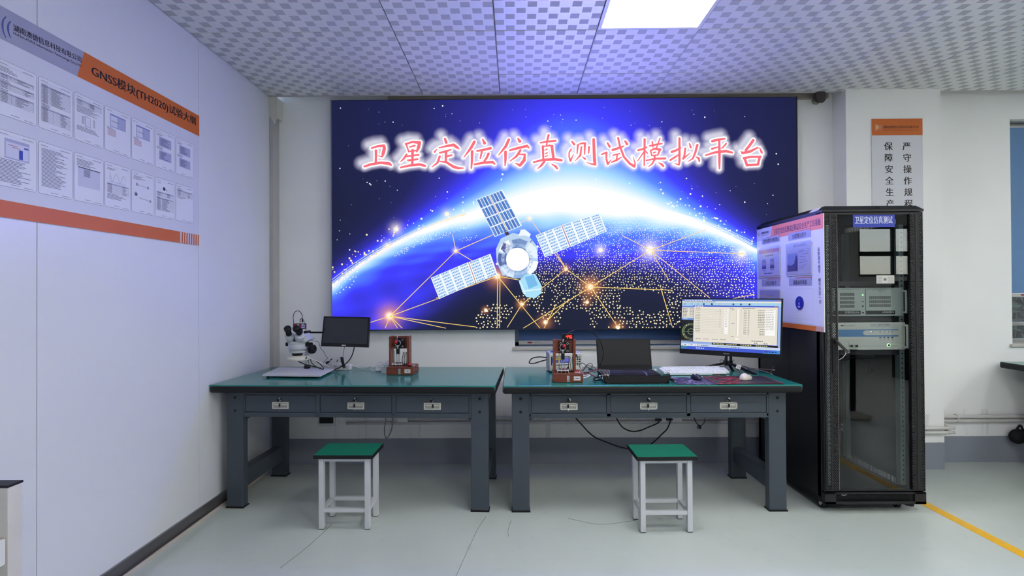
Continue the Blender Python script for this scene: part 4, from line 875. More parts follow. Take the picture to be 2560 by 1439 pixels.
# ---------------------------------------------------------------- equipment in the rack
YS = 3.19
def ear_handle(m, x, za, zb, mt):
    m.tube([(x, YS, za), (x, YS-.03, za), (x, YS-.036, za-.006), (x, YS-.036, zb+.006), (x, YS-.03, zb), (x, YS, zb)], .0065, mt, 8, 3)
def server():
    xr, xl2 = 2.444, 1.962; zt = aY(2200, 719, YS).z; zb = aY(2200, 789, YS).z; h = zt-zb
    t = thing('rack_server', 'grey green rack computer with slotted doors, upper unit in the server rack', 'computer', ((xl2+xr)/2, YS+.2, zb)); g = mat('grey_green_steel', rgb(196, 205, 198), .45)
    part('chassis', t, lambda m: (m.box((xl2+.024, YS+.004, zb), (xr-.024, YS+.45, zt), g, .002), m.box((xl2, YS, zb), (xr, YS+.005, zt), g, .001)))
    X = lambda px: aY(px, 750, YS).x; Z = lambda py: aY(2180, py, YS).z
    for a, b, s0, s1, v0 in ((xl2+.03, X(2150), 0, 0, 1), (X(2163.5), X(2236), 0, 0, 0)):
        z0, z1 = Z(785.5), Z(722.5)
        d = part('front_door', t, lambda m: (m.box((a-.0008, YS-.0016, z0-.0008), (b+.0008, YS-.0004, z1+.0008), HOLE), m.box((a, YS-.0045, z0), (b, YS-.001, z1), g, .001)))
        def slots(m):
            if v0: us = [X(2099.5+2.15*k) for k in range(17)]; rows = [(731.5, 739), (741.5, 748.5), (751.5, 758.5), (761.5, 768.5)]
            else: us = [X(2172.8+2.33*k) for k in range(23)]; rows = [(740, 747.5), (750, 757.5), (760, 767)]
            for i, u in enumerate(us):
                for r0, r1 in rows: m.box((u-.0014, YS-.0052, Z(r1)), (u+.0014, YS-.0044, Z(r0)), HOLE)
        part('vent_slots', d, slots)
        def band(m):
            S = Sheet(lambda u, v: Vector((u, YS-.005, v)), (0, -1, 0), PRINT, .0003); S.lay = 0; S.rect(a, Z(785), b, Z(776), rgb(26, 26, 26)); S.lay = 1
            if v0: S.word('研華科技610L', (X(2111), Z(783)), (X(2147), Z(783)), .015, rgb(215, 215, 212), bold=.006)
            else: S.word('ADVANTECH', (X(2204), Z(782.3)), (X(2233), Z(782.3)), .0105, rgb(222, 222, 220), bold=.02)
            m.__dict__.update(S.__dict__)
        part('name_band', d, band, label='black band with white lettering')
        if not v0: part('door_lock', d, lambda m: (m.cyl((X(2201), YS-.004, Z(727)), (X(2201), YS-.009, Z(727)), .009, CHROME), m.box((X(2197), YS-.016, Z(729)), (X(2207), YS-.008, Z(724)), CHROME, .002)))
    part('status_light', t, lambda m: m.cyl((X(2156.5), YS, Z(737)), (X(2156.5), YS-.003, Z(737)), .004, mat('green_led', rgb(120, 255, 120), .3, emit=(.4, 1, .35, 1), es=3)), label='small green light')
    part('reset_button', t, lambda m: m.cyl((X(2156.5), YS, Z(753)), (X(2156.5), YS-.004, Z(753)), .0036, HOLE)); part('usb_socket', t, lambda m: (m.box((X(2153), YS-.002, Z(768)), (X(2160), YS, Z(762)), CREAM), m.box((X(2154.5), YS-.003, Z(767)), (X(2158), YS-.001, Z(763)), HOLE))); part('key_socket', t, lambda m: m.cyl((X(2156.5), YS, Z(781)), (X(2156.5), YS-.005, Z(781)), .005, PLB))
    for x in (xr-.012, xl2+.012): part('handle', t, lambda m: ear_handle(m, x, Z(728), Z(780), g))
server()
def simulator():
    xr, xl2 = 2.452, 1.962; zt = aY(2200, 805.5, YS).z; zb = aY(2200, 873.5, YS).z; wg = mat('warm_white_steel', rgb(236, 236, 226), .4)
    t = thing('signal_simulator', 'white test instrument with a blue stripe, lower unit in the server rack', 'instrument', ((xl2+xr)/2, YS+.2, zb))
    part('chassis', t, lambda m: (m.box((xl2+.024, YS+.004, zb), (xr-.03, YS+.45, zt), wg, .002), m.box((xl2, YS-.003, zb), (xr, YS+.005, zt), wg, .002)))
    X = lambda px: aY(px, 840, YS-.003).x; Z = lambda py: aY(2180, py, YS-.003).z; Y0 = YS-.0034
    def face(m):
        S = Sheet(lambda u, v: Vector((X(u), Y0, Z(v))), (0, -1, 0), PRINT, .0003); S.lay = 0; bl = rgb(92, 152, 212)
        S.rect(2096, 823, 2246, 841, bl); S.lay = 1; S.poly([(2246, 825.5), (2246, 837.5), (2164, 837.5), (2159, 835), (2157.5, 831.5), (2159, 828), (2164, 825.5)], rgb(236, 236, 228)); S.lay = 2
        ink = rgb(46, 46, 50); S.dashes(2102, 2111, 814.6, -3, ink, 1, 3, 4); S.word('北斗卫星测试', (2112, 815), (2137, 815), .007, ink); S.word('GNS-8332 卫星导航信号模拟器', (2176, 813.4), (2226, 813.4), .0095, rgb(50, 62, 84)); S.rect(2176, 815, 2226, 815.5, bl)
        S.rect(2096, 864, 2246, 864.3, rgb(150, 150, 144)); S.rect(2096, 819.5, 2246, 819.8, rgb(150, 150, 144))
        for u in (2178, 2198, 2208, 2218, 2227): S.rect(u, 828.6, u+5, 829.6, ink); S.rect(u+1, 831.4, u+4, 831.9, ink)
        for k, u in enumerate((2198, 2208, 2218, 2228)): S.rect(u, 842, u+5, 845, ink if k > 1 else rgb(110, 110, 110)); S.rect(u+1.5, 848, u+3.5, 849.5, rgb(110, 110, 110))
        S.dashes(2122, 2132, 873.0, -.9, ink, 1, 2, 3); S.dashes(2135, 2144, 873.0, -.9, ink, 1, 2, 3); m.__dict__.update(S.__dict__)
    part('printed_face', t, face, label='printed face with blue stripe')
    def conn(m):
        m.box((X(2121), Y0-.002, Z(867)), (X(2148), Y0, Z(855)), wg, .004)
        for u in (2126, 2139): m.cyl((X(u), Y0, Z(864)), (X(u), Y0-.012, Z(864)), .0085, BRUSH); m.cyl((X(u), Y0-.011, Z(864)), (X(u), Y0-.0125, Z(864)), .006, HOLE)
        m.cyl((X(2107), Y0+.002, Z(862)), (X(2107), Y0-.004, Z(862)), .02, wg)
    part('sockets', t, conn)
    part('power_button', t, lambda m: (m.cyl((X(2221), Y0, Z(862.5)), (X(2221), Y0-.003, Z(862.5)), .0105, mat('green_ring_light', rgb(200, 255, 200), .3, emit=(.6, 1, .55, 1), es=1.6)), m.cyl((X(2221), Y0-.002, Z(862.5)), (X(2221), Y0-.0045, Z(862.5)), .0068, mat('dark_green_button', rgb(30, 70, 50), .3))), label='button with a glowing green ring')
    for u, r in ((2177.5, .003), (2208, .0016), (2218, .0016)): part('status_light', t, lambda m: m.cyl((X(u), Y0, Z(828.5)), (X(u), Y0-.0015, Z(828.5)), r, mat('white_led', rgb(255, 255, 255), .3, emit=(.8, .85, 1, 1), es=3)))
    for x in (xr-.014, xl2+.012): part('handle', t, lambda m: ear_handle(m, x, Z(813), Z(867), wg))
simulator()
# cable bundle hanging under the lower shelf
def rackcable():
    m = MB(); p = lambda x, y, Y=3.30: aY(x, y, Y)
    m.tube([p(2105, 905), p(2130, 893), p(2150, 891), p(2172, 888), p(2188, 885)], .006, PLB); m.tube([p(2140, 888), p(2160, 893), p(2172, 900), p(2168, 920), p(2164, 932), p(2172, 936), p(2176, 920), p(2172, 903)], .0034, PLB)
    m.tube([p(2170, 900), p(2180, 922), p(2182, 933), p(2172, 937), p(2168, 930), p(2174, 905)], .0034, PLB); m.tube([p(2155, 890), p(2165, 900), p(2185, 890)], .005, PLB)
    tag(m.build('power_cable'), 'looped black cable bundle hanging below the white instrument in the rack', 'cable')
rackcable()

# ---------------------------------------------------------------- board on the left side of the rack
XB = CX0-.0075
def rack_board():
    q = lambda px, py: aX(px, py, XB)
    y1 = CY1-.01; y0 = q(2058, 600).y; zt = 1.838; zb = 1.112; zo = q(1958, 800).z
    t = thing('status_board', 'white workstation board with a salmon title on the side of the server rack', 'notice board', (CX0-.004, (y0+y1)/2, zb))
    part('board_panel', t, lambda m: m.box((XB+.0006, y0, zb), (CX0-.0006, y1, zt), PLW))
    S = Sheet(lambda u, v: Vector((XB, u, v)), (-1, 0, 0), PRINT, .0003); S.lay = 0; S.rect(y0, zb, y1, zt, rgb(206, 208, 226)); S.lay = 1
    E = lambda px, py: (q(px, py).y, q(px, py).z)
    zh = zt-.092; ys = E(1928, 590)[0]; S.rect(ys, zh, y1, zt, rgb(176, 178, 202)); S.lay = 2; S.poly([(y0, zt), (ys-.01, zt), (ys+.012, zh), (y0, zh)], rgb(222, 122, 104)); S.rect(y0+.085, zb, y1, zb+.032, ORANGE); S.rect(y0, zb+.036, y1, zb+.038, rgb(150, 152, 176))
    for k in range(8): S.poly([(y0+.003+k*.0105, zb), (y0+.009+k*.0105, zb), (y0+.011+k*.0105, zb+.032), (y0+.005+k*.0105, zb+.032)], ORANGE)
    ink = rgb(30, 26, 60); S.lay = 3
    S.word('卫星定位仿真测试区精益安全生产工位看板', (ys-.035, zh+.024), (y0+.022, zh+.024), .044, rgb(58, 30, 70), bold=.010)
    S.word(CN, (y1-.075, zh+.048), (ys+.03, zh+.048), .018, ink, bold=.01); S.word(EN, (y1-.075, zh+.032), (ys+.03, zh+.032), .008, ink); logo(S, (y1-.045, zh+.048), .03, (rgb(150, 154, 180), rgb(190, 170, 150)), -1)
    tabs = (('工位作业指导书与规范要点', (1905, 612), (1950, 595), .036, .030), ('5S管理示范卡', (1971, 599), (2028, 586), .04, .032), ('工位点检卡', (1905, 711), (1951, 712), .04, .032), ('设备运行状态', (1973, 710), (2030, 709), .04, .032))
    for body, a, b, hh, th in tabs:
        A, B = E(*a), E(*b); z = (A[1]+B[1])/2; S.lay = 3; S.rect(B[0], z-.012, A[0], z+hh, rgb(150, 152, 190)); S.lay = 4; S.rect(B[0], z+hh, A[0]*.7+B[0]*.3, z+hh+.004, rgb(190, 100, 80)); S.poly([(B[0], z+hh), (B[0], z+hh-.02), (B[0]+.012, z+hh)], rgb(190, 100, 80)); S.lay = 5
        w = A[0]-B[0]; S.word(body, (A[0]-w*(.06 if len(body) > 8 else .2), z-.004), (B[0]+w*(.06 if len(body) > 8 else .2), z-.004), th, ink, bold=.016)
    for i, ch in enumerate('品质源于细节·细节决定一切'):
        a = E(2044+.30*i, 627+10.9*i); S.glyph(ch, a, .025, rgb(110, 40, 60) if i == 0 else rgb(70, 50, 84), .004)
    a, b = E(1970, 722), E(2034, 800); S.line((a[0], a[1]), (b[0], a[1]), .0012, rgb(170, 172, 200)); S.line((b[0], a[1]), (b[0], b[1]), .0012, rgb(170, 172, 200)); S.line((a[0], b[1]), (b[0], b[1]), .0012, rgb(170, 172, 200))
    S.build('printed_face', t)
    FILM = N('clear_film'); nt = FILM.nt; tr = nt.nodes.new('ShaderNodeBsdfTransparent'); tr.inputs[0].default_value = (.93, .93, .96, 1); gl = nt.nodes.new('ShaderNodeBsdfGlossy'); gl.inputs['Roughness'].default_value = .12; mx = nt.nodes.new('ShaderNodeMixShader'); mx.inputs[0].default_value = .16
    bp = nt.nodes.new('ShaderNodeBump'); bp.inputs['Strength'].default_value = .5; bp.inputs['Distance'].default_value = .004; nt.links.new(FILM.noise(45, 2), bp.inputs['Height']); nt.links.new(bp.outputs[0], gl.inputs['Normal'])
    nt.links.new(tr.outputs[0], mx.inputs[1]); nt.links.new(gl.outputs[0], mx.inputs[2]); nt.links.new(mx.outputs[0], FILM.out.inputs['Surface'])
    def pocket(a, b, kind):
        A, B = E(*a), E(*b); ya, yb, z0, z1 = A[0], B[0], B[1], A[1]; w = ya-yb; h = z1-z0
        P = Sheet(lambda u, v: Vector((XB-.006, ya-u*w, z0+v*h)), (-1, 0, 0), PRINT, .0003); P.box((XB-.006, yb+.004, z0+.004), (XB-.0012, ya-.004, z1-.012), mat('paper_stack', rgb(206, 206, 214), .6)); P.lay = 1; g = rgb(70, 70, 110)
        P.rect(.02, .02, .98, .95, rgb(212, 214, 230)); P.lay = 2
        if kind == 0:
            P.rect(.02, .80, .98, .92, rgb(206, 110, 130)); [P.rect(.34+.1*k, .68, .41+.1*k, .73, g) for k in range(4)]; P.rect(.02, .0, .98, .03, rgb(190, 120, 90)); P.dashes(.28, .68, .10, .035, rgb(50, 40, 90), 1, 1.5, 3)
            for u in (.18, .56):       # two small portrait photographs
                P.lay = 2; P.rect(u, .27, u+.2, .60, rgb(150, 160, 214)); P.lay = 3; P.poly([(u, .27), (u+.2, .27), (u+.19, .36), (u+.13, .40), (u+.07, .40), (u+.01, .36)], rgb(34, 34, 60)); P.poly([(u+.08, .40), (u+.12, .40), (u+.1, .33)], rgb(226, 226, 236)); P.disc((u+.1, .485), .055, rgb(40, 36, 52), 16, .075); P.lay = 4; P.disc((u+.1, .465), .043, rgb(206, 176, 176), 14, .058); P.lay = 2; P.dashes(u+.03, u+.17, .21, .025, g, 1, 2, 4)
        elif kind == 1:
            P.word('现场工位5S示范卡', (.3, .86), (.78, .86), .018, rgb(110, 110, 140)); P.rect(.03, .76, .97, .765, g); P.rect(.03, .70, .97, .705, g); P.rect(.5, .1, .503, .80, g); P.rect(.04, .12, .47, .68, rgb(150, 170, 214)); P.lay = 3; P.poly([(.04, .12), (.47, .12), (.47, .5), (.36, .5), (.33, .36), (.2, .3), (.04, .34)], rgb(44, 46, 92)); P.rect(.38, .16, .46, .60, rgb(36, 38, 84)); P.lay = 2
            for k in range(7): P.rect(.5, .16+.085*k, .97, .163+.085*k, g); P.dashes(.53, .95, .20+.085*k, .012, g, random.uniform(.4, .9))
        else:
            P.rect(.02, .02, .98, .95, rgb(176, 180, 210)); P.lay = 3; P.word('工位点检表', (.32, .7), (.66, .7), .012, g); P.dashes(.4, .6, .6, .03, g)
        pk = P.build('pocket', t, label='clear plastic pocket holding a sheet')
        part('film', pk, lambda m: (m.box((XB-.0105, yb, z0), (XB-.0095, ya, z1), MATS['clear_film']), m.box((XB-.0105, yb, z0-.003), (XB-.0006, ya, z0), mat('clear_edge', rgb(206, 210, 230), .2))))
    pocket((1898, 621), (1952, 690), 0); pocket((1968, 610), (2032, 685), 1); pocket((1901, 722), (1953, 790), 2)
    c = q(2000, 757)
    S = Sheet(lambda u, v: Vector((XB-.0062, u, v)), (-1, 0, 0), PRINTG, .0003); S.cyl((XB-.0006, c.y, c.z), (XB-.006, c.y, c.z), .0445, mat('blue_badge', rgb(38, 42, 150), .3), n=32); S.lay = 1; S.disc((c.y, c.z), .043, rgb(40, 44, 156), 32); S.lay = 2; S.disc((c.y, c.z+.022), .007, rgb(60, 110, 90)); S.disc((c.y, c.z-.004), .006, rgb(160, 166, 226), 12, .010); S.dashes(c.y+.016, c.y-.016, c.z-.024, .005, rgb(190, 194, 236), 1, 2, 3); S.dashes(c.y+.012, c.y-.012, c.z-.031, .003, rgb(190, 194, 236), 1, 2, 3)
    S.build('round_badge', t, label='round dark blue badge')
rack_board()

# ================================================================ ON THE LEFT BENCH
def zr(ox, oy, k):                                   # zoomed detail coordinates -> world point on the plane y = Y
    return lambda x, y, Y: aY(ox+x/k, oy+y/k, Y)
GREYW = mat('pale_grey_enamel', rgb(188, 192, 196), .38); CREAMR = mat('cream_plastic', rgb(214, 212, 200), .4)
def microscope():
    p = zr(690, 760, 7.575); t = thing('stereo_microscope', 'white stereo microscope with black eyepieces on a flat white base, left workbench', 'microscope', (-1.52, 3.55, ZT)); Yp, Yh = 3.66, 3.52
    base = [aZ(x, y, .822) for x, y in ((655, 936), (800, 938), (835, 921), (699, 917))]
    part('base_plate', t, lambda m: m.prism([q-Vector((0, 0, .009)) for q in base], (0, 0, .009), mat('base_white', rgb(206, 206, 212), .45)))
    for q, dx, dy in ((base[0], .03, .02), (base[1], -.03, .02), (base[2], -.03, -.02), (base[3], .03, -.02)):
        part('rubber_foot', t, lambda m: m.cyl((q.x+dx, q.y+dy, ZT), (q.x+dx, q.y+dy, .8132), .009, PLB))
    px = p(592, 1180, Yp).x; ztop = p(592, 500, Yp).z
    part('column', t, lambda m: m.cyl((px, Yp, .822), (px, Yp, ztop), .0135, CHROME, n=28), label='chrome column')
    part('collar', t, lambda m: m.lathe([(.021, 0), (.0225, .002), (.0225, .021), (.020, .024), (.0138, .024)], PLB, base=(px, Yp, .822)), label='black collar')
    hx = p(405, 800, Yh).x; Z = lambda y: p(405, y, Yh).z; s = Yh/1262.93/7.575
    part('focus_bracket', t, lambda m: (m.box((p(520, 900, Yp).x, Yp-.03, Z(1000)), (px+.032, Yp+.03, Z(810)), GREYW, .006), m.box((hx+.01, Yh+.02, Z(990)), (px, Yp, Z(905)), GREYW, .005), m.ring((hx, Yh, Z(900)), (0, 0, 1), 132*s, .006, GREYW, 28, 8)))
    part('focus_knob', t, lambda m: (m.cyl((px+.02, Yp-.02, Z(885)), (px+.03, Yp-.02, Z(885)), .018, PLB), m.lathe([(.028, 0), (.032, .004), (.032, .034), (.026, .04), (.012, .04), (.012, .038)], PLB, base=(px+.026, Yp-.02, Z(885)), axis=(1, -.25, 0))), label='large black focus knob')
    part('zoom_body', t, lambda m: m.lathe([(160*s, 0), (163*s, 4*s), (165*s, 90*s), (160*s, 98*s), (162*s, 102*s), (168*s, 108*s), (172*s, 150*s), (150*s, 168*s), (60*s, 172*s)], GREYW, n=36, base=(hx, Yh, Z(848))))
    part('zoom_knob', t, lambda m: m.cyl((hx-165*s, Yh, Z(755)), (hx-212*s, Yh, Z(755)), 40*s, PLBM, r1=36*s, n=22)); part('zoom_knob', t, lambda m: m.cyl((hx+165*s, Yh, Z(760)), (hx+280*s, Yh, Z(760)), 40*s, PLBM, r1=37*s, n=22))
    part('objective_mount', t, lambda m: (m.lathe([(110*s, 0), (124*s, 4*s), (128*s, 60*s), (112*s, 66*s)], GREYW, n=36, base=(hx-5*s, Yh, Z(920))), m.cyl((hx-140*s, Yh-.01, Z(880)), (hx-120*s, Yh-.01, Z(880)), .003, CHROME)))
    part('objective_lens', t, lambda m: m.lathe([(84*s, 0), (100*s, 36*s), (102*s, 46*s), (80*s, 48*s)], PLB, n=32, base=(hx-2*s, Yh, Z(966))), label='black objective lens')
    part('ring_light', t, lambda m: (m.lathe([(150*s, 0), (176*s, 10*s), (178*s, 60*s), (150*s, 72*s), (105*s, 76*s), (105*s, 92*s), (60*s, 92*s), (58*s, 6*s)], CREAMR, n=40, base=(hx-0*s, Yh, Z(1062))), m.box((hx+150*s, Yh-.016, Z(1058)), (hx+215*s, Yh+.016, Z(992)), CREAMR, .004), m.cyl((hx+190*s, Yh-.016, Z(1012)), (hx+190*s, Yh-.022, Z(1012)), .0033*1.6, PLB)), label='cream ring light')
    # inclined binocular head: two prism housings, each with a black eyepiece
    part('binocular_head', t, lambda m: (m.prism([p(248, 715, Yh-.05), p(560, 715, Yh-.05), p(628, 668, Yh-.04), p(520, 560, Yh-.04), p(300, 640, Yh-.05)], (0, .10, 0), GREYW), m.prism([p(300, 705, Yh-.062), p(392, 708, Yh-.062), p(350, 620, Yh-.062)], (0, .02, 0), PLB)))
    for (ax_, ay_), (bx_, by_), (ex_, ey_) in (((290, 668), (236, 570), (212, 436)), ((440, 660), (442, 556), (364, 436))):
        A = p(ax_, ay_, Yh-.035); B = p(bx_+10, by_, Yh-.075); Et = p(ex_, ey_, Yh-.12); d = (B-A).normalized()
        h = part('prism_housing', t, lambda m: m.lathe([(70*s, 0), (84*s, 8*s), (86*s, 120*s), (80*s, 128*s), (40*s, 129*s)], GREYW, n=28, base=A, axis=B-A))
        part('eyepiece', h, lambda m: (m.cyl(B, B+(Et-B)*.62, 52*s, PLBM, n=24), m.lathe([(56*s, 0), (64*s, 10*s), (65*s, 60*s), (54*s, 78*s), (34*s, 80*s), (30*s, 70*s)], PLB, n=24, base=B+(Et-B)*.55, axis=Et-B)), label='black eyepiece')
    # camera on the third port
    def camera(m):
        a, b = p(345, 470, Yh+.03), p(545, 368, Yh+.03); m.box((a.x, a.y-.02, a.z), (b.x, a.y+.03, b.z), mat('dark_red_case', rgb(120, 34, 26), .35), .002); m.box((a.x-.001, a.y-.021, b.z-.003), (b.x+.001, a.y+.031, b.z+.001), PLB, .001); m.box((a.x+.03, a.y-.0215, a.z), (b.x, a.y+.03, a.z+.006), PLB, .001); m.cyl(p(470, 560, Yh+.035), p(455, 470, Yh+.035), .016, PLB)
    c = part('camera', t, camera, label='dark red camera box')
    def lab(m):
        S = Sheet(lambda u, v: p(u, v, Yh+.0085), (0, -1, 0), PRINT, .0003); S.lay = 0; S.rect(482, 456, 542, 380, rgb(206, 210, 226)); S.rect(400, 402, 440, 384, rgb(220, 214, 210)); S.lay = 1; S.rect(488, 440, 536, 400, rgb(120, 140, 200)); S.dashes(490, 534, 392, 5, rgb(60, 60, 80)); S.dashes(406, 436, 396, 4, rgb(60, 40, 40)); m.__dict__.update(S.__dict__)
    part('camera_label', c, lab, label='white label with blue square')
    part('camera_cable', c, lambda m: (m.tube([p(340, 400, Yh+.02), p(332, 330, Yh+.03), p(326, 240, Yh+.03), p(348, 165, Yh+.03), p(405, 124, Yh+.03), p(460, 150, Yh+.03), p(492, 210, Yh+.03), p(505, 290, Yh+.03)], .0022, PLB), m.box(p(482, 345, Yh+.02), p(524, 280, Yh+.035), PLB, .003), m.tube([p(458, 350, Yh+.03), p(458, 300, Yh+.03), p(478, 270, Yh+.03), p(500, 262, Yh+.03)], .0025, PLB), m.tube([p(530, 300, Yh+.03), p(545, 380, Yh+.03), p(552, 460, Yh+.04), p(560, 500, Yh+.05)], .0014, PLB)), label='thin black looped cable')
    part('clamp', t, lambda m: (m.box(p(520, 562, Yp-.03), p(660, 494, Yp+.03), PLBM, .003), m.cyl(p(590, 494, Yp), p(590, 482, Yp), .008, CHROME), m.box(p(560, 640, Yp-.012), p(612, 560, Yp+.012), PLBM, .002)), label='black clamp at the column top')
    part('monitor_arm', t, lambda m: (m.cyl(p(640, 534, Yp), p(1150, 536, Yp), .0062, PLBM), m.box(p(1180, 575, Yp-.02), p(1120, 500, Yp+.02), PLBM, .003)), label='black horizontal arm')
microscope()
def small_monitor():
    p = zr(690, 760, 7.575); q = [p(905, 228, 3.60), p(1772, 246, 3.575), p(1742, 820, 3.555), p(850, 795, 3.58)]
    c = sum(q, Vector())/4; t = thing('small_monitor', 'small dark monitor switched off, held on an arm beside the microscope', 'monitor', (c.x, c.y, q[3].z)); e1 = (q[1]-q[0]).normalized(); nn = (q[3]-q[0]).cross(e1).normalized(); nn = nn if nn.y > 0 else -nn
    part('case', t, lambda m: m.prism([q[0], q[1], q[2], q[3]], nn*.022, PLB), label='black case')
    bl = lambda u, v: (q[0]*(1-u)+q[1]*u)*(1-v)+(q[3]*(1-u)+q[2]*u)*v
    part('screen', t, lambda m: m.add([bl(u, v)-nn*.0006 for u, v in ((.03, .055), (.03, .885), (.97, .885), (.97, .055))], [(0, 1, 2, 3)], mat('dark_glass', rgb(20, 24, 34), .08, spec=.6)), label='dark glossy screen')
    S = Sheet(lambda u, v: bl(u, v)-nn*.0004, -nn, PRINT, .0002)
    for k in range(3): S.rect(.445+.030*k, .93, .468+.030*k, .968, rgb(226, 206, 206))
    S.build('badge', t, label='pale maker badge')
    part('power_lead', t, lambda m: (m.tube([bl(.49, 1.0)+nn*.01, p(1280, 900, 3.60), p(1270, 980, 3.64), p(1262, 1030, 3.67)], .0016, PLB), m.tube([bl(.70, 1.0)+nn*.01, p(1460, 910, 3.60), p(1420, 1010, 3.63), p(1350, 1100, 3.66), p(1260, 1170, 3.665), p(1120, 1232, 3.66), p(1010, 1250, 3.64), p(900, 1238, 3.60), p(760, 1190, 3.575), p(560, 1140, 3.56), p(460, 1100, 3.55), p(395, 1062, 3.56)], .0036, PLB)), label='black leads')
small_monitor()
def left_cables():
    p = zr(690, 760, 7.575)
    t = thing('power_strip', 'white power strip with black adapters plugged in, behind the microscope', 'power strip', (p(1300, 1225, 3.745).x, 3.745, ZT))
    part('strip_body', t, lambda m: m.box((p(900, 1200, 3.74).x, 3.70, ZT), (p(1432, 1200, 3.74).x, 3.755, ZT+.040), PLW, .004)); part('lead', t, lambda m: m.tube([p(1430, 1175, 3.73), p(1480, 1172, 3.73), p(1560, 1196, 3.73), p(1640, 1210, 3.73), p(1740, 1185, 3.735), p(1830, 1160, 3.74)], .003, PLW))
    part('adapter', t, lambda m: m.box(p(930, 1140, 3.69), p(1060, 1068, 3.74), PLB, .008), label='black plug adapter'); part('adapter', t, lambda m: m.box(p(1025, 1100, 3.735), p(1180, 1022, 3.775), PLBM, .006), label='black plug adapter')
    m = MB()
    for k in range(7): m.tube([p(940+10*k, 1145+5*k, 3.68), p(1000+16*k, 1120+8*k, 3.672), p(1060+12*k, 1055+6*k, 3.668), p(1120+10*k, 1000+5*k, 3.67), p(1190+6*k, 976+6*k, 3.68)], .0026, PLW)
    m.tube([p(612, 1012, 3.50), p(760, 1070, 3.55), p(900, 1135, 3.61), p(1030, 1190, 3.65), p(1080, 1150, 3.655)], .0024, PLW); m.tube([p(1005, 1190, 3.655), p(1060, 1194, 3.65), p(1085, 1150, 3.65), p(1040, 1120, 3.66), p(985, 1140, 3.665)], .0024, PLW)
    m.tube([p(1150, 1000, 3.665), p(1165, 1040, 3.66)], .004, PLW); tag(m.build('charging_cable'), 'folded white cable bundle running to the microscope ring light', 'cable')
    m = MB()
    for k in range(6): m.tube([p(1225+9*k, 1000+6*(k % 2), 3.66), p(1232+9*k, 1060, 3.652), p(1250+8*k, 1130, 3.65), p(1262+10*k, 1190+14*(k % 3), 3.648)], .003, PLB)
    m.tube([p(1260, 1150, 3.65), p(1190, 1200, 3.645), p(1195, 1250, 3.63), p(1150, 1275, 3.62), p(1120, 1240, 3.63), p(1140, 1190, 3.64), p(1090, 1150, 3.66)], .0014, PLB); m.tube([p(1300, 1150, 3.65), p(1340, 1200, 3.64), p(1352, 1246, 3.63)], .0014, PLB); m.ring(p(1248, 1080, 3.648), (0, 0, 1), .013, .002, PLBM, 14, 5)
    tag(m.build('tied_cable'), 'black cable tied in an upright bundle under the small monitor', 'cable')
    m = MB(); m.tube([p(620, 650, 3.64), p(690, 690, 3.66), p(790, 710, 3.69), p(825, 760, 3.70), p(840, 820, 3.70), p(905, 900, 3.71), p(920, 950, 3.71), p(975, 1020, 3.72), p(915, 1080, 3.72), p(905, 1120, 3.715)], .0015, PLB)
    tag(m.build('signal_cable'), 'thin black wavy cable hanging behind the microscope', 'cable')
    m = MB(); m.tube([p(655, 1040, 3.63), p(670, 1100, 3.61), p(730, 1160, 3.59), p(820, 1210, 3.585), p(900, 1222, 3.585), p(880, 1180, 3.60), p(820, 1120, 3.62), p(760, 1080, 3.64)], .0028, PLB)
    tag(m.build('looped_cable'), 'black cable loop beside the microscope column', 'cable')
    # white cable coil by the left test fixture
    p = zr(900, 820, 10.28); m = MB()
    for k in range(5):
        a = .9+.05*k; m.tube([p(840, 880+14*k, 3.69), p(700, 900+10*k, 3.685), p(560+10*k, 930, 3.68), p(440+4*k, 960+10*k, 3.675), p(430-6*k, 1010+6*k, 3.665), p(520+12*k, 1050-4*k, 3.66), p(640, 990-10*k, 3.67), p(760, 920+10*k, 3.68), p(850, 890+8*k, 3.69)], .0026, PLW)
    m.tube([p(840, 860, 3.70), p(740, 826, 3.70), p(660, 870, 3.70), p(600, 950, 3.69), p(480, 1040, 3.66), p(330, 1075, 3.645), p(280, 1040, 3.65), p(330, 1000, 3.67), p(450, 980, 3.68), p(620, 920, 3.69), p(560, 875, 3.70), p(480, 880, 3.70), p(430, 930, 3.69), p(440, 1000, 3.67), p(520, 1060, 3.65)], .0026, PLW)
    m.box((p(450, 0, 3.7).x, 3.64, ZT+.001), (p(560, 0, 3.7).x, 3.68, ZT+.012), PLW, .004)
    tag(m.build('cable_coil'), 'coiled white cable lying left of the small wooden test fixture', 'cable')
left_cables()

